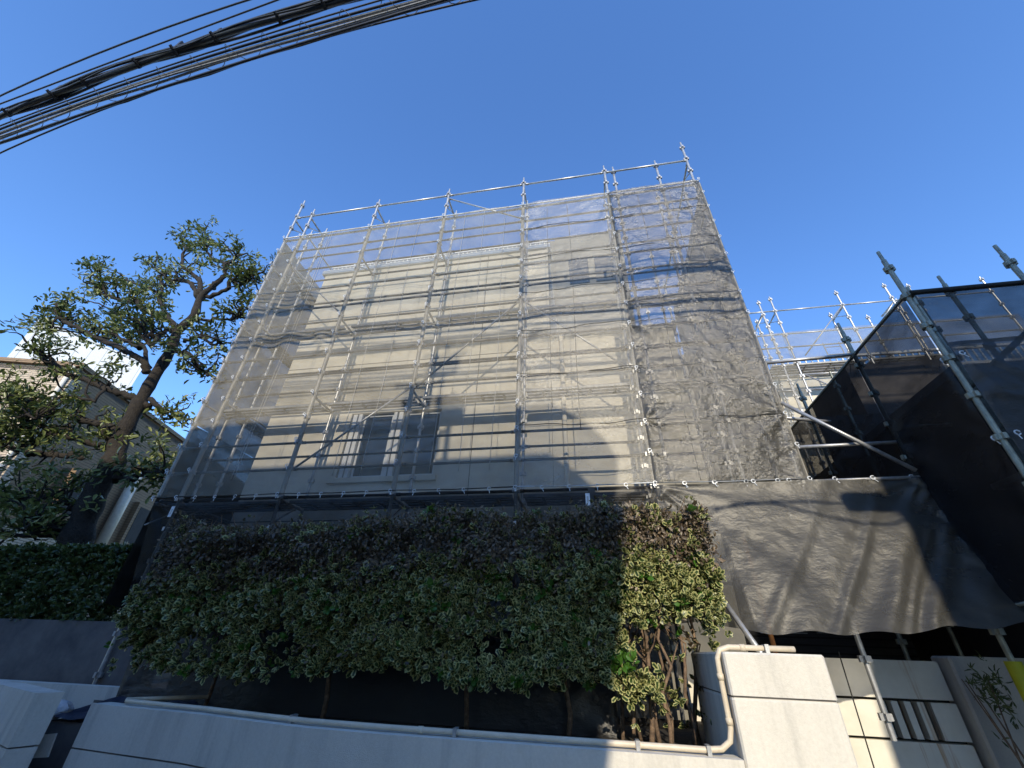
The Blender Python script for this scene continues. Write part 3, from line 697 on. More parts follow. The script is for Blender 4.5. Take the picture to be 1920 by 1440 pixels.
m = MB(); m.box((.80, 3.45, 0), (1.405, 4.62, 1.298), .012); pil = m
gp = thing('gate_pillar', 'sunlit cream pillar block at the right end of the low white wall', 'pillar', (1.1, 4.0, 0))
obj('lower_course', pil, 'white_wall', gp)
m = MB(); m.box((.81, 3.46, 1.298), (1.395, 4.61, 1.308)); obj('groove', m, 'concrete', gp)
m = MB(); m.box((.80, 3.45, 1.308), (1.405, 4.62, 1.54), .012); obj('upper_course', m, 'white_wall', gp)

def strip(pts, th, z0, z1):
    pts = [Vector((p[0], p[1])) for p in pts]; out = []; inn = []
    for i, p in enumerate(pts):
        d = (pts[min(i + 1, len(pts) - 1)] - pts[max(i - 1, 0)]).normalized(); n = Vector((-d.y, d.x))
        out.append((p.x, p.y)); inn.append((p.x + n.x * th, p.y + n.y * th))
    m = MB(); n = len(out)
    vs = [(x, y, z) for z in (z0, z1) for x, y in out + inn]; fs = []
    for i in range(n - 1):
        fs += [(i, i + 1, 2 * n + i + 1, 2 * n + i), (n + i + 1, n + i, 3 * n + i, 3 * n + i + 1), (2 * n + i, 2 * n + i + 1, 3 * n + i + 1, 3 * n + i), (i + 1, i, n + i, n + i + 1)]
    fs += [(0, 2 * n, 3 * n, n), (n - 1, 2 * n - 1, 4 * n - 1, 3 * n - 1)]
    return m.add(vs, fs)
LWP = [(-4.46, 3.92), (-4.0, 3.855), (-3.5, 3.79), (-3.21, 3.75), (-2.7, 3.625), (-2.14, 3.50), (-1.6, 3.465), (-1.25, 3.455), (-.45, 3.45), (.2, 3.45), (.795, 3.45)]
lw = thing('retaining_wall', 'long low white wall along the street with conduit on top', 'wall', (-1.5, 3.5, 0))
obj('upper_course', strip(LWP, .16, .706, 1.0), 'white_wall', lw)
obj('groove', strip([(p[0] + (.01 if i == 0 else 0), p[1] + .012) for i, p in enumerate(LWP)], .13, .69, .71), 'concrete', lw)
obj('lower_course', strip(LWP, .16, 0, .694), 'white_wall', lw)

# conduit over wall and pillar
m = MB(); pts = [Vector((-3.85, 4.55, 1.03)), Vector((-4.1, 4.2, 1.03)), Vector((-4.22, 4.02, 1.03)), Vector((-4.14, 3.95, 1.03))]
pts += [Vector((p[0], p[1] + .09, 1.025)) for p in LWP[2:-1]]
pts += [Vector((.60, 3.53, 1.025)), Vector((.70, 3.525, 1.035)), Vector((.755, 3.52, 1.075)), Vector((.772, 3.52, 1.14)), Vector((.772, 3.52, 1.44)), Vector((.775, 3.52, 1.50)), Vector((.80, 3.52, 1.55)), Vector((.86, 3.53, 1.567)), Vector((.95, 3.54, 1.567)), Vector((1.28, 3.56, 1.567))]
m.tube(pts, .0175, 10)
con = tag(obj('conduit', m, 'conduit', None, True), 'cream conduit pipe running along the low white wall and over the pillar', 'pipe')
for p, d in ((Vector((.95, 3.54, 1.567)), Vector((1, 0, 0))), (Vector((.772, 3.52, 1.40)), Vector((0, 0, 1))), (Vector((.772, 3.52, 1.17)), Vector((0, 0, 1))), (Vector((.2, 3.54, 1.025)), Vector((1, 0, 0))), (Vector((-1.25, 3.545, 1.025)), Vector((1, 0, 0)))):
    m = MB(); m.tube([p - d * .018, p + d * .018], .0215, 10); obj('coupling', m, 'conduit', con, True)
for p in ((.2, 3.545, 1.0), (-1.0, 3.545, 1.0), (-2.3, 3.65, 1.0), (1.1, 3.55, 1.54), (.62, 3.53, 1.0)):
    k = MB(); k.box((p[0] - .012, p[1] - .035, p[2]), (p[0] + .012, p[1] + .035, p[2] + .05)); obj('clip', k, 'galv', con)

# raking prop standing on the pillar, rusty post behind
m = MB(); m.tube([(1.37, 4.56, 1.541), (1.30, 5.2, 2.05)], .026, 8); m.box((1.33, 4.52, 1.541), (1.40, 4.60, 1.55))
p_ = obj('prop', m, 'galv', None, True); tag(p_, 'pale steel prop standing on top of the cream pillar', 'prop')
m = MB(); m.tube([(2.0, 6.1, .9), (1.96, 6.1, 2.9)], .028, 8); obj('rusty_pole', m, 'rust', scaf, True)

# left entrance walls
lf = thing('entrance_wall', 'near white wall block at the lower left corner with a groove', 'wall', (-5.2, 4, 0))
LP = [(-6.6, 4.33), (-5.92, 4.16), (-4.86, 3.72)]
obj('upper_course', strip(LP, .20, .706, 1.07), 'white_wall', lf)
obj('groove', strip([(-6.6, 4.345), (-5.92, 4.175), (-4.88, 3.745)], .16, .69, .71), 'concrete', lf)
obj('lower_course', strip(LP, .20, 0, .694), 'white_wall', lf)
m = MB(); m.box((-9.5, 5.2, 0), (-5.0, 5.35, 1.0), .01)
bw = tag(obj('back_wall', m, 'white_wall'), 'low white wall behind the entrance gap, below the concrete planter', 'wall')
for p in ((-5.78, .86), (-5.77, .81)):
    k = MB(); k.box((p[0] - .12, 5.196, p[1] - .012), (p[0] + .12, 5.1995, p[1] + .012)); obj('faded_marks', k, 'concrete', bw)
m = MB(); m.box((-10.5, 5.5, 0), (-5.75, 5.75, 1.68), .01); tag(obj('planter_wall', m, 'concrete'), 'dark concrete planter wall below the dark green hedge', 'wall')
g = MB(); g.add([(-12, 5.7, 1.6), (-6.8, 5.7, 1.6), (-6.8, 14, 1.6), (-12, 14, 1.6)], [(0, 1, 2, 3)]); structure(obj('garden_soil', g, 'soil'))
# step, tarp, bag, notice in the gap
m = MB(); m.box((-5.5, 4.45, 0), (-3.9, 5.15, .78)); tag(obj('step', m, 'concrete'), 'dark step in the entrance gap between the white walls', 'step')
P = sheet((-5.45, 4.42, .80), (-4.2, 4.42, .80), (-5.4, 5.1, .95), (-4.2, 5.1, .98), .03, .02, .02, 81, .04, 4)
me = grid_mesh('tarp', P); me.materials.append(MAT['tarp']); o = bpy.data.objects.new('tarp', me); COL.objects.link(o); tag(o, 'dark navy tarp lying over the step behind the low wall', 'tarp')
P0 = at(103, 1330, 4.5)
uu, vv = np.meshgrid(np.linspace(0, 2 * math.pi, 28), np.linspace(0, math.pi, 16))
rr = 1 + .25 * ridged(uu * 1.2, vv * 1.2, 3, 5)
B = np.stack([P0.x + .14 * rr * np.sin(vv) * np.cos(uu), P0.y + .12 * rr * np.sin(vv) * np.sin(uu), P0.z + .07 * rr * np.cos(vv)], -1)
me = grid_mesh('bag', B); me.materials.append(MAT['bag']); o = bpy.data.objects.new('bag', me); COL.objects.link(o); tag(o, 'crumpled white plastic bag on the step in the entrance gap', 'bag')
a, b, c, d = at(105, 1375, 4.05), at(88, 1420, 4.05), at(40, 1423, 4.05), at(58, 1380, 4.05)
m = MB(); m.add([a, b, c, d] + [v + Vector((0, .015, 0)) for v in (a, b, c, d)], [(0, 1, 2, 3), (7, 6, 5, 4), (0, 4, 5, 1), (1, 5, 6, 2), (2, 6, 7, 3), (3, 7, 4, 0)])
tag(obj('notice_board', m, 'white_wall'), 'small pale notice board in the dark entrance gap', 'notice')

# ------------------------------------------------------------------ variegated hedge
hedge = thing('hedge', 'variegated hedge with brown dead top, right end sunlit', 'hedge', (-2, 4.5, .9))
def hedge_top(x): return 2.42 + .24 * np.clip((x + 5.0) / 3.2, 0, 1) + .025 * np.sin(x * 3.1) + .02 * np.sin(x * 7.7 + 1) + .05 * perlin(x * 2.0, x * 0 + 1.7, 3)
def hedge_bot(x): 
    b = 1.27 + .05 * np.sin(x * 2.3) + .07 * perlin(x * 1.4, x * 0 + 4.4, 9) + .10 * np.clip((-4.2 - x), 0, 1)
    return b + .32 * np.clip((x - .15) / .25, 0, 1)
NR = 15500
hx = rng.uniform(-5.02, 1.05, NR); tt = hedge_top(hx); bb = hedge_bot(hx)
hz = bb + (tt - bb) * rng.random(NR) ** .9
taper = np.clip((hz - bb) / .5, 0, 1)
yf = 4.10 + .16 * perlin(hx * 1.6, hz * 1.8, 21) + .10 * perlin(hx * 4.5, hz * 4.5, 22) + .0 * hz
depth = rng.random(NR) ** 1.6 * .75
onface = rng.random(NR) < .68
hy = np.where(onface, yf + depth * .25, yf + rng.random(NR) * .95)
top = (~onface) & (rng.random(NR) < .75)
hz = np.where(top, tt - rng.random(NR) ** 2 * .14, hz)
endr = rng.random(NR) < .05; hx = np.where(endr, 1.0 - rng.random(NR) * .08 + .05 * perlin(hz * 4, hz * 0 + .3, 5), hx); hy = np.where(endr, 4.15 + rng.random(NR) * .85, hy)
endl = rng.random(NR) < .05; hx = np.where(endl, -4.78 + rng.random(NR) * .10 + .10 * (hz - 1.9) * (hz > 1.9), hx); hy = np.where(endl, 4.15 + rng.random(NR) * .8, hy)
left_cut = hx > -4.80 + .10 * np.clip((hz - 1.75) / .6, 0, 1)
gap = perlin(hx * 1.9, hz * 2.3, 31) + .5 * perlin(hx * 5, hz * 5, 32)
low = np.clip(1 - (hz - bb) / .55, 0, 1)
keep = left_cut & ((gap > -.36 + .22 * low) | (rng.random(NR) < .12))
thin_end = (hx > .1) & (hz < 1.9) & (rng.random(NR) < .55); keep &= ~thin_end
C = np.stack([hx, hy, hz], 1)[keep]; hxk, hzk, hyk = hx[keep], hz[keep], hy[keep]
N = np.stack([.25 * rng.normal(size=len(C)) + .9 * (endr[keep] * 1.), -1.0 + np.where(top[keep], .7, 0) + .2 * rng.normal(size=len(C)), .35 + .6 * top[keep] + .25 * rng.normal(size=len(C))], 1)
N /= np.linalg.norm(N, axis=1, keepdims=True)
fr = (hzk - hedge_bot(hxk)) / (hedge_top(hxk) - hedge_bot(hxk))
pd = np.clip((fr + .22 * perlin(hxk * 1.6, hzk * 2.5, 41) - .54) / .16, 0, 1); pd = np.where(rng.random(len(C)) < .07, 1 - pd, pd)
isdead = rng.random(len(C)) < pd * .95
per = 7
P_, A_, N_ = rosettes(C, N, per, .055)
dd = np.repeat(isdead, per); nL = len(P_)
jit = np.where(dd, 1., 0)[:, None]
A_ = A_ * (1 - .6 * jit) + (unit(nL) * .8 + np.array([0, -.1, -.55])) * .6 * jit
P_ = P_ + jit * rng.normal(size=(nL, 3)) * .035
Ls = np.where(dd, rng.uniform(.028, .046, nL), rng.uniform(.040, .068, nL)); Ws = Ls * np.where(dd, rng.uniform(.35, .6, nL), rng.uniform(.55, .72, nL))
vs_ = np.repeat(rng.uniform(.68, 1.4, len(C)), per); Ls = Ls * vs_; Ws = Ws * vs_
tint = np.clip(np.repeat(rng.random(len(C)), per) * .7 + rng.random(nL) * .3, 0, 1)
tint = np.where(np.repeat(rng.random(len(C)) < .07, per) & ~dd, .95, np.where(dd, tint, tint * .85))
fol = [P_, A_, N_, Ls, Ws, tint, dd.astype(float)]
def more(C2, N2, per, L0, L1, wr, dead_p, tmax=.85, sp=.8):
    P2, A2, N2_ = rosettes(C2, N2, per, L1 * .8, sp); k = len(P2); l2 = rng.uniform(L0, L1, k)
    new = [P2, A2, N2_, l2, l2 * wr, np.repeat(rng.random(len(C2)) * tmax, per), np.repeat((rng.random(len(C2)) < dead_p) * 1., per)]
    for q in range(7): fol[q] = np.concatenate([fol[q], new[q]])
n2 = 130; sx_ = rng.uniform(-4.6, 1.0, n2); more(np.stack([sx_, rng.uniform(4.15, 4.6, n2), hedge_top(sx_) + rng.random(n2) ** 2 * .16], 1), np.tile([0, -.2, 1.], (n2, 1)), 6, .03, .05, .5, .4)
n2 = 60; more(np.array([.28, 4.2, 1.30]) + rng.normal(size=(n2, 3)) * np.array([.10, .05, .05]), np.tile([0, -1., .3], (n2, 1)), 6, .05, .085, .55, 0.)
n2 = 26; more(np.array([.18, 4.18, 1.45]) + rng.normal(size=(n2, 3)) * np.array([.06, .04, .04]), np.tile([-.2, -1., .5], (n2, 1)), 6, .05, .08, .45, 0., .0)
fol[5][-26 * 6:] = .95
n2 = 70; more(np.stack([rng.uniform(.2, .95, n2), rng.uniform(4.2, 4.7, n2), rng.uniform(1.0, 1.7, n2)], 1), unit(n2), 5, .04, .07, .5, .3)
me = leaves('foliage', *fol); me.materials.append(MAT['euonymus']); obj('foliage', me, 'euonymus', hedge)
# twiggy core and stems
m = MB()
for k in range(520):
    x = random.uniform(-4.85, .95); z = random.uniform(1.5, 2.6); y = random.uniform(4.25, 4.8)
    p = Vector((x, y, z)); d = Vector((random.gauss(0, .5), random.gauss(-.3, .4), random.uniform(.2, 1))).normalized() * random.uniform(.15, .35)
    m.tube([p, p + d * .5 + Vector((random.gauss(0, .02), 0, 0)), p + d], [.006, .005, .002], 4, False)
obj('twigs', m, 'stem', hedge)
stems = [(-3.9, 4.6), (-2.6, 4.6), (-1.2, 4.62), (-.30, 4.5), (.22, 4.45), (.34, 4.30), (.42, 4.36), (.52, 4.5), (.30, 4.6), (.66, 4.32), (.74, 4.55), (.14, 4.55), (.48, 4.25)]
for (x, y) in stems:
    m = MB(); x1 = x + random.uniform(-.2, .15); pts = []
    for k in range(8):
        t = k / 7; pts.append((x + (x1 - x) * t + random.gauss(0, .02) * (k > 0), y + random.gauss(0, .02) * (k > 0), .88 + 1.3 * t))
    r0 = random.uniform(.014, .026); m.tube(pts, [r0 * (1 - .55 * k / 7) for k in range(8)], 7)
    for q in range(2):
        b0 = Vector(pts[random.randint(3, 6)]); m.tube([b0, b0 + Vector((random.uniform(-.15, .15), random.uniform(-.1, .1), .16)), b0 + Vector((random.uniform(-.3, .3), random.uniform(-.2, .2), .42))], [r0 * .5, r0 * .4, r0 * .2], 5)
    obj('stem', m, 'stem', hedge, True)
# black cloth wall behind hedge base
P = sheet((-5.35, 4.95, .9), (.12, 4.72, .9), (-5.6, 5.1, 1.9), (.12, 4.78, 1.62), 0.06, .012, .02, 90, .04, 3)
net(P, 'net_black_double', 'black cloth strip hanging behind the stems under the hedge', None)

# ------------------------------------------------------------------ dark hedge at the left
dh = thing('hedge', 'dark green clipped hedge on the concrete planter wall at the left', 'hedge', (-8, 5.9, 1.65))
n = 6000; x = rng.uniform(-10.8, -6.85, n); z = 1.66 + 1.02 * rng.random(n); y = 5.55 + .12 * perlin(x * 2, z * 2, 3) + rng.random(n) ** 1.5 * .7
tp_ = rng.random(n) < .3; z = np.where(tp_, 2.66 + .06 * perlin(x * 3, y * 3, 4) - rng.random(n) * .08, z); y = np.where(tp_, 5.6 + rng.random(n) * .9, y)
C = np.stack([x, y, z], 1); N = np.stack([rng.normal(size=n) * .3, -.8 + tp_ * .6 + rng.normal(size=n) * .2, .5 + tp_ * .5 + rng.normal(size=n) * .2], 1); N /= np.linalg.norm(N, axis=1, keepdims=True)
P_, A_, N_ = rosettes(C, N, 6, .06); nL = len(P_)
me = leaves('foliage', P_, A_, N_, rng.uniform(.05, .09, nL), rng.uniform(.028, .045, nL), rng.random(nL) * .5); me.materials.append(MAT['evergreen']); obj('foliage', me, 'evergreen', dh)
m = MB()
for k in range(40):
    x = random.uniform(-10.5, -7); m.tube([(x, 5.95, 1.6), (x + random.gauss(0, .1), 5.95 + random.gauss(0, .1), 2.1), (x + random.gauss(0, .2), 5.9, 2.55)], [.014, .01, .004], 5)
obj('stem', m, 'bark', dh)

# ------------------------------------------------------------------ gnarled tree
tree = thing('tree', 'gnarled pruned evergreen tree with twisted limbs beside the scaffold', 'tree', (-9, 6.3, 1.6))
TY = 6.2
def z7(x, y): return (x / 3.6, 400 + y / 3.6)
def z8(x, y): return (x / 4.5, 740 + y / 4.5)
def limb(pxs, y0, y1, r0, r1, wob=.0):
    n = len(pxs); return [at(p[0], p[1], y0 + (y1 - y0) * i / (n - 1)) for i, p in enumerate(pxs)], [r0 + (r1 - r0) * (i / (n - 1)) ** .8 for i in range(n)]
def smooth_path(pts, rs, sub=4):
    out = []; ro = []; n = len(pts)
    for i in range(n - 1):
        p0, p1, p2, p3 = pts[max(i - 1, 0)], pts[i], pts[i + 1], pts[min(i + 2, n - 1)]
        for k in range(sub):
            t = k / sub
            out.append(.5 * ((2 * p1) + (p2 - p0) * t + (2 * p0 - 5 * p1 + 4 * p2 - p3) * t * t + (3 * p1 - p0 - 3 * p2 + p3) * t ** 3)); ro.append(rs[i] + (rs[i + 1] - rs[i]) * t)
    out.append(pts[-1]); ro.append(rs[-1]); return out, ro
trunk_px = [(130, 1060), z8(640, 1230), z8(740, 980), z8(830, 780), z8(960, 560), z8(1000, 400), (243, 790), (267, 745), z7(1050, 1090), z7(1150, 930), z7(1200, 800), z7(1310, 690), z7(1350, 570), z7(1440, 490), z7(1520, 420)]
L_ = [
 ([z7(1000, 1080), z7(970, 1010), z7(900, 955), z7(760, 890), z7(590, 810), z7(440, 730), z7(385, 690), z7(380, 600)], 0, -.5, .11, .05),
 ([z7(1200, 800), z7(1120, 700), z7(960, 650), z7(930, 600), z7(830, 590), z7(700, 550), z7(655, 500), z7(690, 455), z7(600, 410)], 0, -.3, .10, .03),
 ([z7(1190, 820), z7(1130, 780), z7(1060, 830), z7(1000, 810), z7(970, 760), z7(910, 720)], 0, -.6, .08, .03),
 ([z7(1080, 830), z7(1020, 890), z7(980, 830), z7(960, 770)], -.5, -.8, .06, .03),
 ([z7(940, 910), z7(820, 850), z7(750, 800), z7(680, 800), z7(640, 770)], 0, .4, .07, .03),
 ([z7(1340, 570), z7(1290, 480), z7(1220, 450), z7(1160, 460), z7(1080, 400), z7(1000, 330)], 0, .4, .09, .025),
 ([z7(1350, 560), z7(1350, 450), z7(1280, 400), z7(1230, 340), z7(1250, 240), z7(1210, 180)], 0, .3, .10, .03),
 ([z7(1150, 740), z7(1080, 590), z7(1090, 480), z7(1080, 420)], .2, .5, .07, .03),
 ([z7(1080, 600), z7(1050, 530), z7(960, 490), z7(830, 450), z7(720, 480)], .3, .8, .07, .025),
 ([z7(1360, 570), z7(1500, 530), z7(1570, 450), z7(1610, 490), z7(1690, 440), z7(1700, 390)], 0, -.4, .08, .025),
 ([z7(1430, 500), z7(1500, 430), z7(1520, 345), z7(1430, 300), z7(1390, 240), z7(1375, 190)], 0, -.3, .08, .03),
 ([z7(1520, 345), z7(1560, 320), z7(1590, 290)], -.3, -.4, .04, .02),
 ([z7(1180, 930), z7(1290, 955), z7(1350, 1050), z7(1430, 1100)], 0, -.4, .07, .03),
 ([z7(1240, 870), z7(1350, 830), z7(1430, 880), z7(1500, 880)], 0, -.3, .06, .02),
 ([z7(1320, 720), z7(1420, 720), z7(1560, 720), z7(1610, 690), z7(1660, 670)], 0, -.2, .06, .02),
 ([z7(1000, 1300), z7(870, 1230), z7(720, 1190), z7(560, 1120), z7(410, 1070), z7(350, 990), z7(210, 910)], 0, -.9, .11, .04),
 ([z8(1000, 330), z8(900, 250), z8(760, 230), z8(560, 180), z8(380, 130), z8(280, 100), z8(220, 30), z8(60, -20)], 0, -.8, .12, .045),
 ([z8(830, 440), z8(650, 380), z8(520, 340), z8(430, 340), z8(360, 260), z8(270, 210), z8(190, 240)], 0, -.6, .09, .03),
 ([z8(700, 530), z8(620, 515), z8(480, 510), z8(350, 505), z8(240, 500), z8(170, 400), z8(60, 270), z8(-60, 150)], 0, -.5, .09, .04),
 ([z8(350, 505), z8(200, 470), z8(80, 450), z8(-60, 420)], -.3, -.7, .06, .03),
 ([z8(660, 940), z8(590, 950), z8(540, 880), z8(440, 850), z8(330, 880), z8(200, 890), z8(-40, 900)], 0, -.5, .09, .04),
 ([z8(600, 1140), z8(500, 1130), z8(420, 1110), z8(300, 1170), z8(230, 1110), z8(190, 1070), z8(330, 1030)], 0, -.5, .07, .025),
 ([z8(960, 720), z8(1000, 700), z8(1120, 720), z8(1240, 665), z8(1440, 650)], 0, -.2, .08, .03),
 ([z8(1000, 690), z8(1050, 650), z8(1160, 630), z8(1300, 625), z8(1440, 630)], 0, .3, .07, .03),
 ([z7(1020, 1260), z7(1080, 1310), z7(1170, 1350), z7(1270, 1400)], 0, -.3, .08, .03),
 ([z7(700, 1180), z7(640, 1260), z7(420, 1240), z7(240, 1390), z7(100, 1250)], -.4, -.9, .05, .02),
 ([z8(880, 260), z8(920, 350), z8(930, 420)], -.2, -.1, .07, .06),
 ([z7(1000, 1040), z7(960, 900), z7(860, 850), z7(800, 700), z7(700, 620), z7(560, 590)], .3, .9, .07, .02),
 ([z7(600, 820), z7(500, 800), z7(350, 780), z7(330, 730)], -.3, -.1, .035, .015),
 ([z8(600, 1190), z8(400, 1190), z8(200, 1190), z8(-40, 1180)], .1, -.2, .05, .03),
]
tm = MB(); pts, rs_ = limb(trunk_px, TY, TY - .1, .36, .12)
rs_ = [.40, .36, .33, .31, .30, .28, .25, .23, .21, .20, .18, .16, .14, .12, .10]; rs_ = [r * (.66 - .14 * min(i / 9, 1)) for i, r in enumerate(rs_)]; pts, rs_ = smooth_path(pts, rs_)
rs_ = [r * (1 + .10 * math.sin(i * 1.7) + random.gauss(0, .04)) for i, r in enumerate(rs_)]; tm.tube(pts, rs_, 14)
obj('trunk', tm, 'bark', tree, True)
tips = []
bm_ = MB()
for (pxs, ya, yb, r0, r1) in L_:
    p, r = limb(pxs, TY + ya, TY + yb, r0 * .72, r1 * .8); p, r = smooth_path(p, r, 5)
    r = [q * (1 + random.gauss(0, .10)) for q in r]; p = [v + Vector((random.gauss(0, .015), random.gauss(0, .03), random.gauss(0, .015))) for v in p]
    mb = MB(); mb.tube(p, r, 9)
    for k in range(0, len(p)):                               # crooked side twigs, each ending in a leaf tuft
        if k < len(p) * .22: continue
        for q in range(2 if k > len(p) * .6 else 1):
            if random.random() < .45: continue
            d = Vector((random.gauss(0, 1), random.gauss(0, .8), random.gauss(.35, .8))).normalized(); ln = random.uniform(.25, .75)
            tw = [p[k]]
            for s_ in range(4):
                d = (d + Vector((random.gauss(0, .75), random.gauss(0, .6), random.gauss(.2, .6)))).normalized(); tw.append(tw[-1] + d * ln / 4)
            mb.tube(tw, [min(r[k] * .6, .030), .022, .018, .013, .008], 5)
            tips.append((tw[-1], d)); 
            if random.random() < .5: tips.append((tw[3], d))
    tips.append((p[-1], (p[-1] - p[-2]).normalized()))
    obj('branch', mb, 'bark', tree, True)
C = np.array([t[0] for t in tips]); N = np.array([t[1] for t in tips]); N = N + np.array([0, 0, .3]); N /= np.linalg.norm(N, axis=1, keepdims=True)
C = C + rng.normal(size=C.shape) * .04
per = 17; P_, A_, N_ = rosettes(C, N, per, .19, 1.0); nL = len(P_); A_ = A_ + np.array([0, 0, -.35]) * rng.random(nL)[:, None]
P_ = P_ + rng.normal(size=P_.shape) * .075
Ls = rng.uniform(.09, .17, nL)
me = leaves('crown', P_, A_, N_, Ls, Ls * rng.uniform(.32, .42, nL), np.clip(np.repeat(rng.random(len(C)), per) * .6 + rng.random(nL) * .4, 0, 1)); me.materials.append(MAT['evergreen']); obj('crown', me, 'evergreen', tree)

# shrub by the yellow cover
sh = thing('shrub', 'sparse dark shrub beside the yellow pole cover', 'shrub', (3.72, 5.6, .4))
n = 45; C = np.array([3.72, 5.75, 1.30]) + rng.normal(size=(n, 3)) * np.array([.055, .08, .14])
P_, A_, N_ = rosettes(C, unit(n), 6, .05, 1.); nL = len(P_)
me = leaves('foliage', P_, A_, N_, rng.uniform(.04, .09, nL), rng.uniform(.01, .018, nL), rng.random(nL) * .6); me.materials.append(MAT['evergreen']); obj('foliage', me, 'evergreen', sh)
m = MB()
for k in range(5): m.tube([(3.72, 5.72, .3), (3.70 + random.gauss(0, .04), 5.72, .8), (3.70 + random.gauss(0, .12), 5.74 + random.gauss(0, .1), 1.4)], [.012, .009, .004], 5)
obj('stem', m, 'stem', sh)

# ------------------------------------------------------------------ neighbour houses at the left
cn = at(150, 690, 8.6); HX, HY, HZ = cn.x, cn.y, cn.z
nh = thing('house', 'brick tiled house with brown siding and flat roof, behind the tree', 'house', (HX, HY, 0))
su = Vector((-.27, 1, 0)).normalized(); fu = Vector((-1, -.27, 0)).normalized(); on = Vector((su.y, -su.x, 0))
def wl(u0, u1, z0, z1, d, out, th=.12):          # slab on a house wall: from u0 to u1 along d, standing th proud of it
    c = Vector((HX, HY, 0)); m = MB(); vs = []
    for z in (z0, z1):
        for u, o in ((u0, 0), (u1, 0), (u1, th), (u0, th)): q = c + d * u + out * o; vs.append((q.x, q.y, z))
    return m.add(vs, [(0, 1, 2, 3), (7, 6, 5, 4), (0, 4, 5, 1), (1, 5, 6, 2), (2, 6, 7, 3), (3, 7, 4, 0)])
of = Vector((fu.y, -fu.x, 0)) * (1 if fu.y * 0 - fu.x * -1 < 0 else 1)
of = Vector((.27, -1, 0)).normalized()
obj('front_wall', wl(0, 9, 0, HZ, fu, -of, .3), 'brick_tile', nh)
obj('side_wall', wl(.31, 12, 4.1, HZ, su, -on, .3), 'dark_siding', nh)
obj('base_wall', wl(.31, 12, 0, 4.096, su, -on, .26), 'brick_tile', nh)
m = wl(-.15, 9.2, HZ, HZ + .14, fu, of, .12); obj('coping', m, 'dark_siding', nh)
obj('coping', wl(-.12, 12, HZ, HZ + .14, su, on, .12), 'dark_siding', nh)
obj('roof', wl(0, 12, HZ - .2, HZ - .05, su, -on, 9), 'concrete', nh)
wn = obj('bay_window', wl(1.6, 3.2, 4.6, 6.1, su, on, .35), 'dark_siding', nh); obj('pane', wl(1.75, 3.05, 4.75, 5.95, su, on, .362), 'dark_wall', wn)
wn = obj('bay_window', wl(5.0, 7.0, 4.4, 6.0, su, on, .2), 'dark_siding', nh); obj('pane', wl(5.15, 6.85, 4.55, 5.85, su, on, .212), 'dark_wall', wn)
q = Vector((HX, HY, 0)) + su * 4.2 + on * .2
m = MB(); m.tube([(q.x, q.y, 3.9), (q.x, q.y, 7.2)], .17, 12); obj('flue', m, 'conduit', nh, True)
q = Vector((HX, HY, 0)) + fu * .12 + of * .08
m = MB(); m.tube([(q.x, q.y, .5), (q.x, q.y, HZ)], .055, 8); obj('drainpipe', m, 'beige_house', nh, True)
wp = at(75, 597, 13.0); wd = Vector((.45, 1, 0)).normalized(); wb = Vector((-1, .45, 0)).normalized()
wh = thing('house', 'white metal clad building rising behind the brick tiled house', 'house', (wp.x, wp.y, 0))
m = MB(); a_ = Vector((wp.x, wp.y)); b_ = a_ + wd.xy * 5.2; c_ = b_ + wb.xy * 10; d_ = a_ + wb.xy * 10
m.prism([tuple(a_), tuple(b_), tuple(c_), tuple(d_)], 0, wp.z - .12); obj('wall', m, 'white_sheet', wh)
m = MB(); m.prism([tuple(p + o_) for p, o_ in ((a_, -wd.xy * .05 - wb.xy * .05), (b_, wd.xy * .05 - wb.xy * .05), (c_, wd.xy * .05 + wb.xy * .05), (d_, -wd.xy * .05 + wb.xy * .05))], wp.z - .12, wp.z); obj('coping', m, 'white_frame', wh)

# ------------------------------------------------------------------ overhead cables
GC = 'overhead cables crossing the upper left'
def cable_path(p3, H, x0=-26, x1=16, n=60):
    pts = []
    for px, py in p3: pts.append(at_z(px, py, 1.5 + H))
    X = np.array([p.x for p in pts]); Y = np.array([p.y for p in pts])
    co = np.polyfit(X, Y, 1 if len(p3) == 2 else 2) if len(p3) == 2 else np.polyfit(X, Y, 2)
    xs = np.linspace(x0, x1, n); xm = (X.min() + X.max()) / 2
    out = []
    for x in xs:
        lo, hi = X.min() - 1.0, X.max() + 1.0; xc = min(max(x, lo), hi)
        y = np.polyval(co, xc) + np.polyval(np.polyder(co), xc) * (x - xc)
        out.append(Vector((x, y, 1.5 + H)))
    return out
def off(path, dy, dz, wob=0, f=1.3, ph=0): return [p + Vector((0, dy + wob * math.sin(p.x * f + ph), dz + wob * math.cos(p.x * f * 1.3 + ph))) for p in path]
HC = 6.7
cdefs = [('top', [(0, 180), (230, 82), (465, 0)], 0.0135, 'thin black cable, uppermost of the bundle at upper left', HC + 1.3),
         ('b', [(0, 195), (300, 82), (520, 0)], 0.0120, 'thin black cable just above the thick lashed cable', HC + 1.1),
         ('mid', [(0, 236), (350, 112), (715, 0)], 0.0120, 'thin straight cable just below the thick lashed cable', HC + .9),
         ('c', [(0, 268), (420, 127), (835, 0)], 0.0180, 'twisted pair of black cables below the spiral-hung cable', HC - .3),
         ('low', [(0, 287), (450, 117), (890, 0)], 0.0120, 'single thin black cable, lowest at the upper left', HC - .05)]
for nm, px3, r, lab, H in cdefs:
    path = cable_path(px3, H); m = MB(); m.tube(path, r, 6)
    if nm == 'c': m.tube(off(path, .012, .016, .012, 5), r * .8, 6)
    tag(obj('cable', m, 'cable', None, True), lab, 'cable', GC)
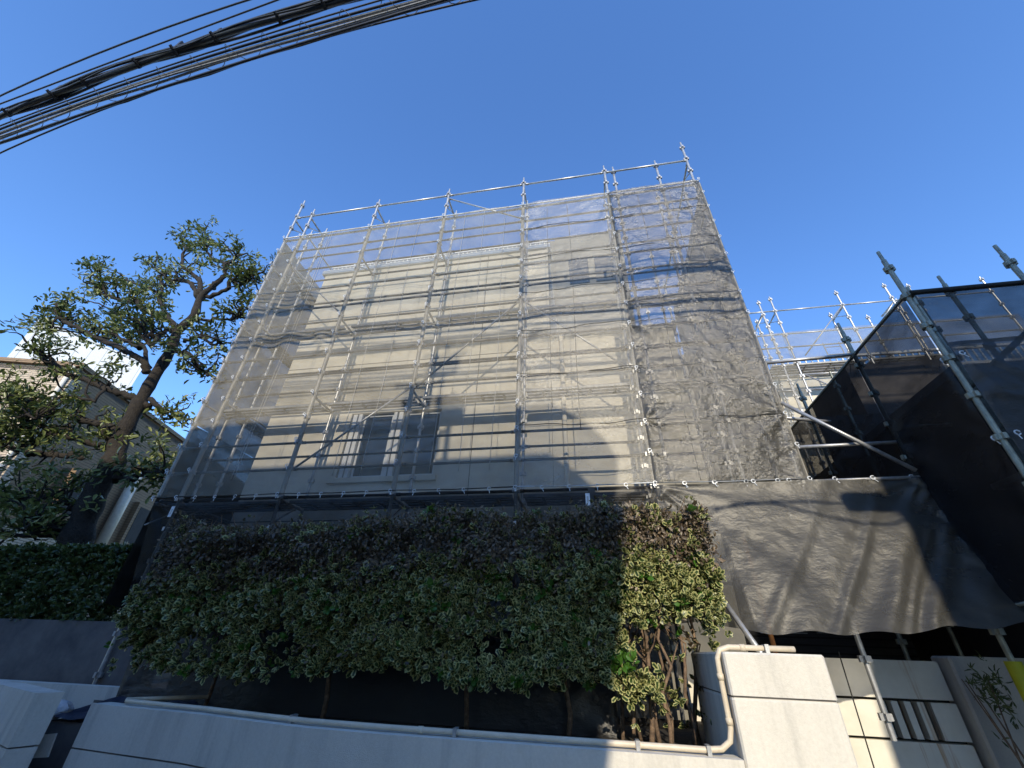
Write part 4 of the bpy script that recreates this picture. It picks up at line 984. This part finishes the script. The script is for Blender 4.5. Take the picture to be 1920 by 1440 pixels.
# thick lashed cable with clamps
path = cable_path([(0, 219), (300, 106), (640, 0)], HC + .6, n=120)
th_ = thing('cable', 'thick black lashed cable bundle with clamps', 'cable', (0, 1.5, HC + 1.7), GC)
m = MB(); m.tube(off(path, .0, .0, .012, 1.7), .038, 8); obj('main_cable', m, 'cable', th_, True)
for dy, dz, wob, fq, ph, r in ((.03, .055, .03, 2.1, 0, .026), (-.03, .07, .035, 1.3, 1, .022), (.05, .02, .03, 1.7, 2.4, .018), (.0, .15, .05, .9, 2, .018), (.02, .19, .035, 1.1, .4, .012), (.0, .25, .008, .7, 0, .010), (-.05, -.02, .02, 2.6, 3, .012)):
    m = MB(); m.tube(off(path, dy, dz, wob, fq, ph), r, 6); obj('lashed_cable', m, 'cable', th_, True)
for x in np.arange(-14, 4, .85):
    i = int(np.argmin([abs(p.x - x) for p in path])); p = path[i]
    m = MB(); m.box((p.x - .02, p.y - .045, p.z - .05), (p.x + .02, p.y + .045, p.z + .24)); m.box((p.x - .012, p.y - .09, p.z - .06), (p.x + .012, p.y - .045, p.z - .02)); obj('clamp', m, 'cable', th_)
# spiral hung cable
path = cable_path([(0, 250), (400, 112), (790, 0)], HC - .1, n=160)
sp = thing('cable', 'grey cable hung in a loose wire spiral', 'cable', (0, 1.6, HC + 1.55), GC)
m = MB(); m.tube(path, .020, 8); m.tube(off(path, .045, -.01, .01, 2), .016, 6); m.tube(off(path, .02, -.04, .015, 1.4), .013, 6); obj('main_cable', m, 'cable_grey', sp, True)
m = MB(); m.tube(off(path, -.04, .02), .016, 6); obj('messenger_wire', m, 'cable', sp, True)
fine = []
for i in range(len(path) - 1):
    if -15 < path[i].x < 6:
        for k in range(6): fine.append(path[i].lerp(path[i + 1], k / 6))
m = MB(); m.tube([p + Vector((0, math.cos(p.x * 11) * .11, .0 + math.sin(p.x * 11) * .11)) for p in fine], .0045, 4); obj('spiral_wire', m, 'cable', sp, True)

# cable over the street behind the camera with a splice box and slack loops
sb = thing('splice_box', 'black splice box hanging on a street cable behind the viewer', 'splice box', (4.0, -1, 5.9))
DX = .72
m = MB(); m.tube([(-26, -1.0, 6.0), (0, -1.0, 5.83), (1.9 + DX, -1.0, 5.80), (2.4 + DX, -1.0, 5.86), (3.0 + DX, -1.0, 5.80), (3.5 + DX, -1.0, 5.85), (16, -1.0, 6.2)], .016, 6); obj('cable', m, 'cable', sb, True)
m = MB(); m.box((3.08 + DX, -1.09, 5.72), (3.58 + DX, -.91, 5.92), .04); obj('box', m, 'cable', sb)
m = MB(); m.tube([(1.6 + DX, -1, 5.72), (2.0 + DX, -1, 5.86), (2.35 + DX, -1, 5.84), (2.75 + DX, -1, 5.66), (3.15 + DX, -1, 5.53), (3.45 + DX, -1, 5.52), (3.75 + DX, -1, 5.64)], .016, 6); obj('slack_loop', m, 'cable', sb, True)

# ------------------------------------------------------------------ houses across the street (they cast the shade)
oh = thing('house', 'house across the street behind the viewer, left of the gap', 'house', (-6, -6, 0))
YO = -4.0; k_ = .44 * (5.4 - YO); s_ = .15 * (5.4 - YO)
prof = [(-30, 0), (-.30 + s_, 0), (-.30 + s_, 0 + k_), (-.28 + s_, .08 + k_), (.02 + s_, 1.2 + k_), (.13 + s_, 2.1 + k_), (.34 + s_, 3.08 + k_), (.42 + s_, 3.70 + k_), (.26 + s_, 4.0 + k_), (.01 + s_, 4.27 + k_), (-.45 + s_, 4.62 + k_), (-30, 4.42 + k_)]
def extr(prof, y0, y1, shift=0.):
    n = len(prof); m = MB()
    return m.add([(x, y0, z) for x, z in prof] + [(x + shift, y1, z) for x, z in prof], [tuple(range(n)), tuple(reversed(range(n, 2 * n)))] + [(i, i + n, (i + 1) % n + n, (i + 1) % n) for i in range(n)])
obj('wall', extr(prof, YO, YO - 9), 'pale_plaster', oh)
mast = MB()
for sx, ztop, zb in ((-2.58, 5.15, 4.9), (-2.2, 5.95, 5.5)):
    X_ = sx + s_; mast.tube([(X_, YO - .1, 4.4 + k_), (X_, YO - .1, ztop + k_)], .05, 8); mast.box((X_ - .24, YO - .2, zb - .16 + k_), (X_ + .24, YO, zb + .16 + k_)); mast.box((X_ - .42, YO - .13, zb + .22 + k_), (X_ + .36, YO - .07, zb + .28 + k_))
obj('roof_mast', mast, 'galv', oh)
for x in (-9, -6, -3):
    window(x, x + 1.4, 4.5, 5.7, YO + .01, oh); window(x, x + 1.4, 1.0, 2.4, YO + .01, oh)
o2 = thing('house', 'house across the street behind the viewer, right of the gap', 'house', (8, -6, 0))
prof = [(3.00 + s_, 0), (3.05 + s_, 1.3 + k_), (3.12 + s_, 1.76 + k_), (3.30 + s_, 2.6 + k_), (3.35 + s_, 3.3 + k_), (3.45 + s_, 6.4 + k_), (30, 6.4 + k_), (30, 0)]
obj('wall', extr(list(reversed(prof)), YO, YO - 9, 2.2), 'pale_plaster', o2)
